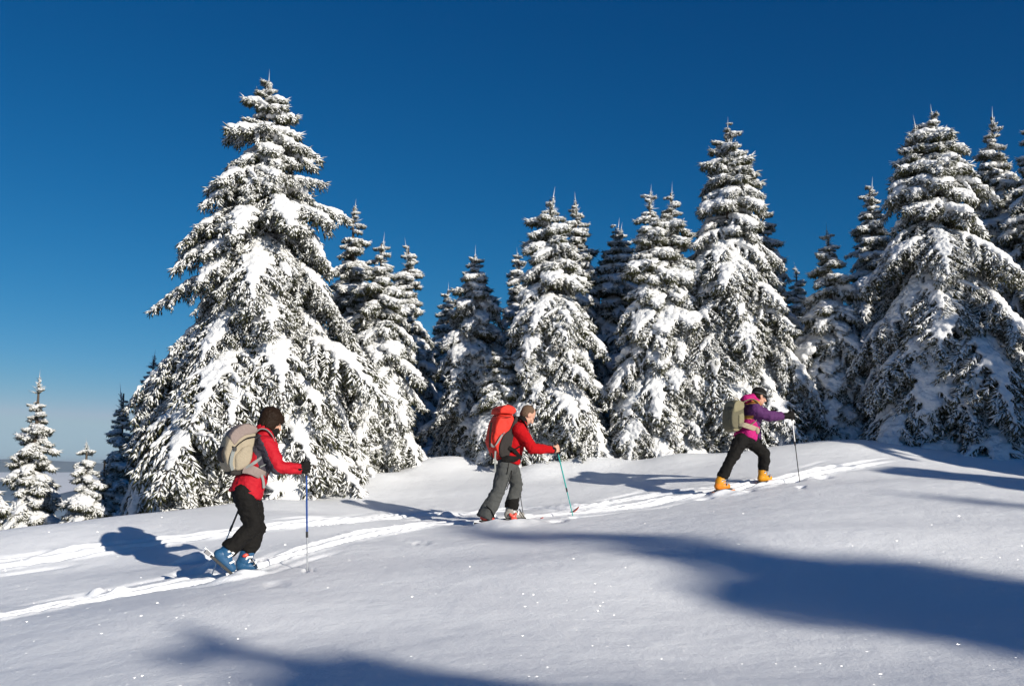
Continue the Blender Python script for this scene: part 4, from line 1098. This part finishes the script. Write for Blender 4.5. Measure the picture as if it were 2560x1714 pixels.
f2.add('cuff', [cap(P2(1040, 630, -.25), P2(1062, 626, -.25), 0.050, 0.046)], BLACK_CLOTH, voxel=0.008, smooth=2)
f2.add('trousers', leg(f2, J2, 'r', 1.02, 0.108, 1.24) + leg(f2, J2, 'l', 1.02, 0.092, 1.0) + [cap(P2(558, 800), P2(565, 730), 0.138, 0.130, f2.n, 1.22)], [GREY_CLOTH, BLACK_CLOTH], voxel=0.011, smooth=5, rough=0.018, rscale=8,
       panels=[(polyc(f2, c2, [(590, 1170), (705, 1150), (700, 1330), (580, 1300)]), 1)])
f2.add('trouser_zip', [cord(f2, c2, [(575, 770, -.20), (555, 890, -.20)], 0.006), ], BLACK_CLOTH)
f2.add('trouser_zip', [cord(f2, c2, [(605, 850, -.19), (595, 930, -.19), (550, 1060, -.19)], 0.006)], BLACK_CLOTH)
f2.add('gaiter_strap', [cord(f2, c2, [(330, 1235, -.195), (385, 1290, -.21), (420, 1370, -.20)], 0.007)], BLACK_CLOTH)
hc = J2['head']; F_, L_, U_ = HA2
f2.add('hair', [ell(hc + U_ * 0.032 - F_ * 0.026, 0.095, 0.082, 0.0885, HA2, 18, 12), ell(hc - U_ * 0.012 - F_ * 0.046, 0.060, 0.0785, 0.072, HA2)], HAIR_S, voxel=0.008, smooth=3)
boot(f2, J2['an_r'], t2r, h2r, BOOT_RED, BLACK_RUB, up=J2['kn_r'] - J2['a0_r'], cuff_h=0.09, foot_mat=BOOT_RED)
o = boot(f2, J2['an_l'], t2l, h2l, BOOT_GREY, BLACK_RUB, up=J2['kn_l'] - J2['a0_l'], cuff_h=0.09, foot_mat=BOOT_GREY, accent=None)
f2.add('red_band', [cap(P2(590, 1330, .02), P2(650, 1380, .02), 0.022, 0.022), cap(P2(650, 1325, .02), P2(610, 1380, .02), 0.02, 0.02)], BOOT_RED, parent=o, voxel=0.008)
r2 = Thing('rucksack', P2(460, 740), 'tall bright red rucksack with black side harness on the man in the fleece', 'rucksack', 'rucksacks on the skiers')
r2.add('main_bag', [stuffed(f2, c2, [(430, 240), (520, 225), (595, 240), (600, 320), (560, 450), (535, 600), (505, 710), (430, 722), (385, 660), (352, 560), (366, 420), (392, 320)], -.155, .155)], PACK_RED, voxel=0.012, smooth=5, rough=0.010)
lid2 = r2.add('lid', [stuffed(f2, c2, [(425, 185), (470, 155), (530, 142), (600, 168), (612, 215), (580, 255), (500, 245), (425, 240)], -.165, .165, inset=0.14)], PACK_RED, voxel=0.011, smooth=4, rough=0.010)
r2.add('lid_cord', [cord(f2, c2, [(400, 262, -.10), (470, 255, -.178), (560, 272, -.172), (610, 262, -.14)], 0.004)], BLACK_CLOTH, parent=lid2)
r2.add('side_panel', [stuffed(f2, c2, [(600, 250), (625, 300), (590, 420), (560, 560), (530, 690), (450, 715), (415, 640), (425, 560), (470, 470), (540, 400)], -.178, -.12, inset=0.12)], MESH_BLACK, voxel=0.010, smooth=4, rough=0.007)
r2.add('front_pocket', [stuffed(f2, c2, [(362, 420), (400, 400), (405, 520), (395, 650), (365, 610), (343, 540)], -.11, .11, inset=0.15)], PACK_RED, voxel=0.011, smooth=4, rough=0.006)
r2.add('compression_strap', [ribbon(f2, c2, [(375, 560, -.12), (420, 590, -.172), (500, 470, -.190), (530, 440, -.18)], 0.011)], STRAP)
r2.add('compression_strap', [ribbon(f2, c2, [(385, 330, -.13), (372, 450, -.15), (368, 600, -.13)], 0.010)], BLACK_CLOTH)
r2.add('strap_end', [ribbon(f2, c2, [(430, 640, -.17), (425, 740, -.17), (428, 860, -.16)], 0.009)], STRAP)
r2.add('strap_end', [ribbon(f2, c2, [(385, 660, -.12), (395, 720, -.12), (390, 780, -.12)], 0.008)], BLACK_CLOTH)
for s in (-1, 1):
    r2.add('shoulder_strap', [ribbon(f2, c2, [(600, 330, .09 * s), (640, 270, .11 * s), (705, 290, .12 * s), (760, 370, .13 * s), (765, 470, .14 * s), (700, 580, .17 * s), (600, 640, .19 * s)], 0.028, 0.008, lat=f2.n)], BLACK_CLOTH)
    r2.add('hip_belt', [ribbon(f2, c2, [(500, 720, .16 * s), (570, 722, .205 * s), (650, 728, .190 * s), (705, 715, .12 * s)], 0.034, 0.012)], BLACK_CLOTH)
    r2.add('lower_strap', [ribbon(f2, c2, [(575, 600, .19 * s), (640, 640, .205 * s), (690, 700, .17 * s)], 0.020, 0.005)], BLACK_CLOTH)
ski_pole(tip2r, J2['hand_r'], 'teal pole held in the bare hand of the man in the red fleece', POLE_TEAL, POLE_TEAL, 0.45)
ski_pole(tip2l, J2['hand_l'], 'dark pole mostly hidden behind the grey trousers', POLE_BLACK, STEEL, 0.5)
k2, _ = ski(on_track(f2, h2r, t2r, 0.85, 0.75, 0.05), 0.085, 'ski buried under the trailing leg in grey trousers', SKI_RED, tip_up=0.05)
k2.add('binding', [boxp((h2r + t2r) / 2 - f2.up * 0.02, (0.34, 0.05, 0.022), [unit(t2r - h2r), f2.n, f2.up])], BLACK_RUB, sm=False)
k2b, _ = ski(on_track(f2, h2l, t2l, 0.85, 0.90, 0.05), 0.085, 'ski under the grey and red boot, its red tip poking out of the snow', SKI_RED, tip_up=0.16)
k2b.add('binding', [boxp((h2l + t2l) / 2 - f2.up * 0.012, (0.34, 0.05, 0.022), [unit(t2l - h2l), f2.n, f2.up])], STEEL, sm=False)
k2b.add('toe_bail', [tube([P2(690, 1265, .02), P2(715, 1320, .02), P2(755, 1372, .02)], 0.006, 6)], BLACK_RUB)

# ---- skier in purple and pink
g3 = G(1855, 1218); f3 = Figure(1855, 1218, g3[1], math.radians(17))
J3 = joints(f3, c3, dict(head=(775, 250), neck=(705, 325), chest=(680, 440), waist=(650, 600), pelvis=(610, 725),
    sh_r=(725, 410, -.18), el_r=(885, 490, -.25), wr_r=(1065, 488, -.25), hand_r=(1170, 478, -.25), sh_l=(735, 405, .18), el_l=(720, 600, .27), wr_l=(755, 750, .28), hand_l=(768, 815, .28),
    hip_r=(550, 790, -.09), hip_l=(655, 790, .09), kn_r=(425, 1030, -.10), an_r=(345, 1240, -.10), kn_l=(845, 950, .09), an_l=(845, 1190, .09), toe_r=(380, 1360, -.10), toe_l=(880, 1270, .09)))
P3 = lambda *a: f3.P(*c3(*a))
h3r, t3r, h3l, t3l = P3(238, 1412, -.10), P3(432, 1385, -.10), P3(768, 1310, .09), P3(945, 1283, .09)
ankle(f3, J3, 'r', t3r, h3r, 0.06); ankle(f3, J3, 'l', t3l, h3l, 0.05)
tip3r = f3.P(*c3(1282, 1345, -.25)); tip3r[2] = zsurf(tip3r[0], tip3r[1]) - 0.115
tip3l = f3.P(*c3(757, 1225, .28)); tip3l[2] = zsurf(tip3l[0], tip3l[1]) - 0.115
look3 = f3.h * 0.95 - f3.up * 0.28 + f3.n * 0.02
b3, HA3 = person_body(f3, 'skier in a purple, pink and mustard jacket with black cap, mid-stride in yellow boots', J3, look3,
    grip_hand(f3, J3['hand_r'], J3['hand_r'] - tip3r, J3['hand_r'] - J3['wr_r'], -1) + grip_hand(f3, J3['hand_l'], J3['hand_l'] - tip3l, J3['hand_l'] - J3['wr_l'], 1))
pan = [(polyc(f3, c3, [(380, 620), (560, 600), (640, 600), (720, 620), (800, 640), (800, 800), (380, 800)]), 1),
       (polyc(f3, c3, [(540, 530), (660, 530), (700, 570), (730, 640), (560, 620)]), 1),
       (polyc(f3, c3, [(540, 485), (665, 490), (668, 530), (540, 525)]), 2),
       (polyc(f3, c3, [(590, 280), (720, 280), (800, 320), (860, 375), (800, 398), (735, 350), (600, 345)]), 2)]
f3.add('jacket', [cap(P3(600, 762), J3['waist'], 0.152, 0.140, f3.n, 1.25, hemi=0, n=20), cap(J3['waist'], J3['chest'], 0.140, 0.150, f3.n, 1.30, n=20), cap(J3['chest'], P3(705, 345), 0.148, 0.085, f3.n, 1.35)] + sleeve(f3, J3, 'r', 1.12) + sleeve(f3, J3, 'l', 1.12),
       [PURPLE, PINK, MUSTARD], voxel=0.0105, smooth=6, rough=0.017, rscale=10, panels=pan)
f3.add('hood', [cap(P3(600, 285), P3(680, 262), 0.058, 0.060, f3.n, 1.6), cap(P3(690, 275), P3(735, 300), 0.058, 0.045, f3.n, 1.5)], PINK, voxel=0.009, smooth=4, rough=0.009, rscale=16)
f3.add('trousers', leg(f3, J3, 'r', 0.98, 0.078) + leg(f3, J3, 'l', 0.98, 0.080) + [cap(P3(598, 775), P3(610, 715), 0.135, 0.130, f3.n, 1.22)], BLACK_CLOTH, voxel=0.011, smooth=5, rough=0.018, rscale=9)
hc = J3['head']; F_, L_, U_ = HA3
f3.add('hair', [ell(hc - U_ * 0.010 - F_ * 0.050, 0.062, 0.084, 0.062, HA3)], HAIR_D, voxel=0.008, smooth=3, rough=0.004, rscale=30)
hat = f3.add('cap', [ell(hc + U_ * 0.052 - F_ * 0.012, 0.112, 0.092, 0.082, HA3, 18, 12), ell(hc + U_ * 0.022 + F_ * 0.075, 0.055, 0.070, 0.014, HA3)], BLACK_CLOTH, voxel=0.008, smooth=3)
f3.add('band', [cap(hc + U_ * 0.020 - F_ * 0.012, hc + U_ * 0.040 - F_ * 0.012, 0.112, 0.113, L_, 0.86, hemi=0, n=20)], GREY_CLOTH, parent=hat, voxel=0.008, smooth=1)
f3.add('sunglasses', [ell(hc + U_ * 0.002 + F_ * 0.088, 0.016, 0.068, 0.022, HA3), cap(hc + F_ * 0.075 + L_ * -0.068, hc - F_ * 0.01 + L_ * -0.082, 0.005, 0.005), cap(hc + F_ * 0.075 + L_ * 0.068, hc - F_ * 0.01 + L_ * 0.082, 0.005, 0.005)], POLE_BLACK)
for s, a in (('r', -1), ('l', 1)):
    tip = tip3r if s == 'r' else tip3l
    hp = grip_hand(f3, J3['hand_' + s], J3['hand_' + s] - tip, J3['hand_' + s] - J3['wr_' + s], a, 1.28, 0.0105) + [cap(J3['wr_' + s], J3['hand_' + s] - unit(J3['hand_' + s] - J3['wr_' + s]) * 0.035, 0.050, 0.042)]
    f3.add('glove', hp, BLACK_CLOTH, voxel=0.006, smooth=2)
boot(f3, J3['an_r'], t3r, h3r, BOOT_YEL, BLACK_RUB, up=J3['kn_r'] - J3['a0_r'], cuff_h=0.09, foot_mat=BOOT_ORANGE, buckle=STEEL)
boot(f3, J3['an_l'], t3l, h3l, BOOT_YEL, BLACK_RUB, up=J3['kn_l'] - J3['a0_l'], cuff_h=0.09, foot_mat=BOOT_YEL, buckle=STEEL)
r3 = Thing('rucksack', P3(440, 690), 'small olive rucksack on the skier in purple and pink', 'rucksack', 'rucksacks on the skiers')
r3.add('main_bag', [stuffed(f3, c3, [(420, 335), (470, 310), (530, 345), (538, 560), (505, 625), (445, 672), (390, 655), (365, 560), (378, 400)], -.14, .14)], OLIVE_D, voxel=0.012, smooth=5, rough=0.008)
lid3 = r3.add('lid', [stuffed(f3, c3, [(395, 360), (420, 312), (470, 292), (530, 325), (540, 385), (500, 425), (430, 455), (390, 450)], -.148, .148, inset=0.12)], OLIVE, voxel=0.011, smooth=4, rough=0.007)
r3.add('front_pocket', [stuffed(f3, c3, [(372, 470), (410, 460), (412, 640), (385, 650), (360, 580)], -.11, .11)], OLIVE_D, voxel=0.011, smooth=4, rough=0.006)
r3.add('side_pocket', [stuffed(f3, c3, [(455, 470), (520, 460), (520, 580), (460, 620)], -.158, -.10, inset=0.2)], OLIVE, voxel=0.010, smooth=4)
r3.add('base_panel', [stuffed(f3, c3, [(400, 620), (530, 585), (510, 640), (445, 682), (395, 668)], -.13, .13, inset=0.1)], OLIVE, voxel=0.011, smooth=4)
r3.add('grab_loop', [cord(f3, c3, [(465, 300, 0), (480, 272, 0), (510, 275, 0), (528, 310, 0)], 0.008)], BEIGE)
for s in (-1, 1):
    r3.add('shoulder_strap', [ribbon(f3, c3, [(540, 345, .09 * s), (620, 295, .10 * s), (700, 285, .12 * s), (775, 360, .13 * s), (775, 460, .14 * s), (700, 570, .17 * s), (600, 620, .185 * s)], 0.024, 0.006, lat=f3.n)], OLIVE)
    r3.add('hip_belt', [ribbon(f3, c3, [(540, 590, .15 * s), (600, 600, .195 * s), (690, 630, .185 * s), (750, 660, .14 * s)], 0.030, 0.010)], BEIGE)
    r3.add('belt_pouch', [ell(P3(750, 665, .16 * s), 0.035, 0.03, 0.05, f3.ax)], BEIGE)
ski_pole(tip3r, J3['hand_r'], 'white and black pole held out in front of the purple jacket', WHITE_PL, POLE_BLACK, 0.62)
ski_pole(tip3l, J3['hand_l'], 'dark pole showing behind the front leg with the yellow boot', POLE_BLACK, POLE_BLACK, 0.5)
k3, _ = ski(on_track(f3, h3r, t3r, 0.85, 0.80, 0.09), 0.085, 'ski under the trailing yellow and orange boot', SKI_GREY, tip_up=0.05)
k3.add('binding', [boxp((h3r + t3r) / 2 - f3.up * 0.014, (0.34, 0.05, 0.022), [unit(t3r - h3r), f3.n, f3.up])], BOOT_ORANGE, sm=False)
k3b, _ = ski(on_track(f3, h3l, t3l, 0.85, 0.90, 0.09), 0.085, 'ski under the leading yellow boot', SKI_GREY, tip_up=0.05)
k3b.add('binding', [boxp((h3l + t3l) / 2 - f3.up * 0.014, (0.34, 0.05, 0.022), [unit(t3l - h3l), f3.n, f3.up])], BOOT_ORANGE, sm=False)
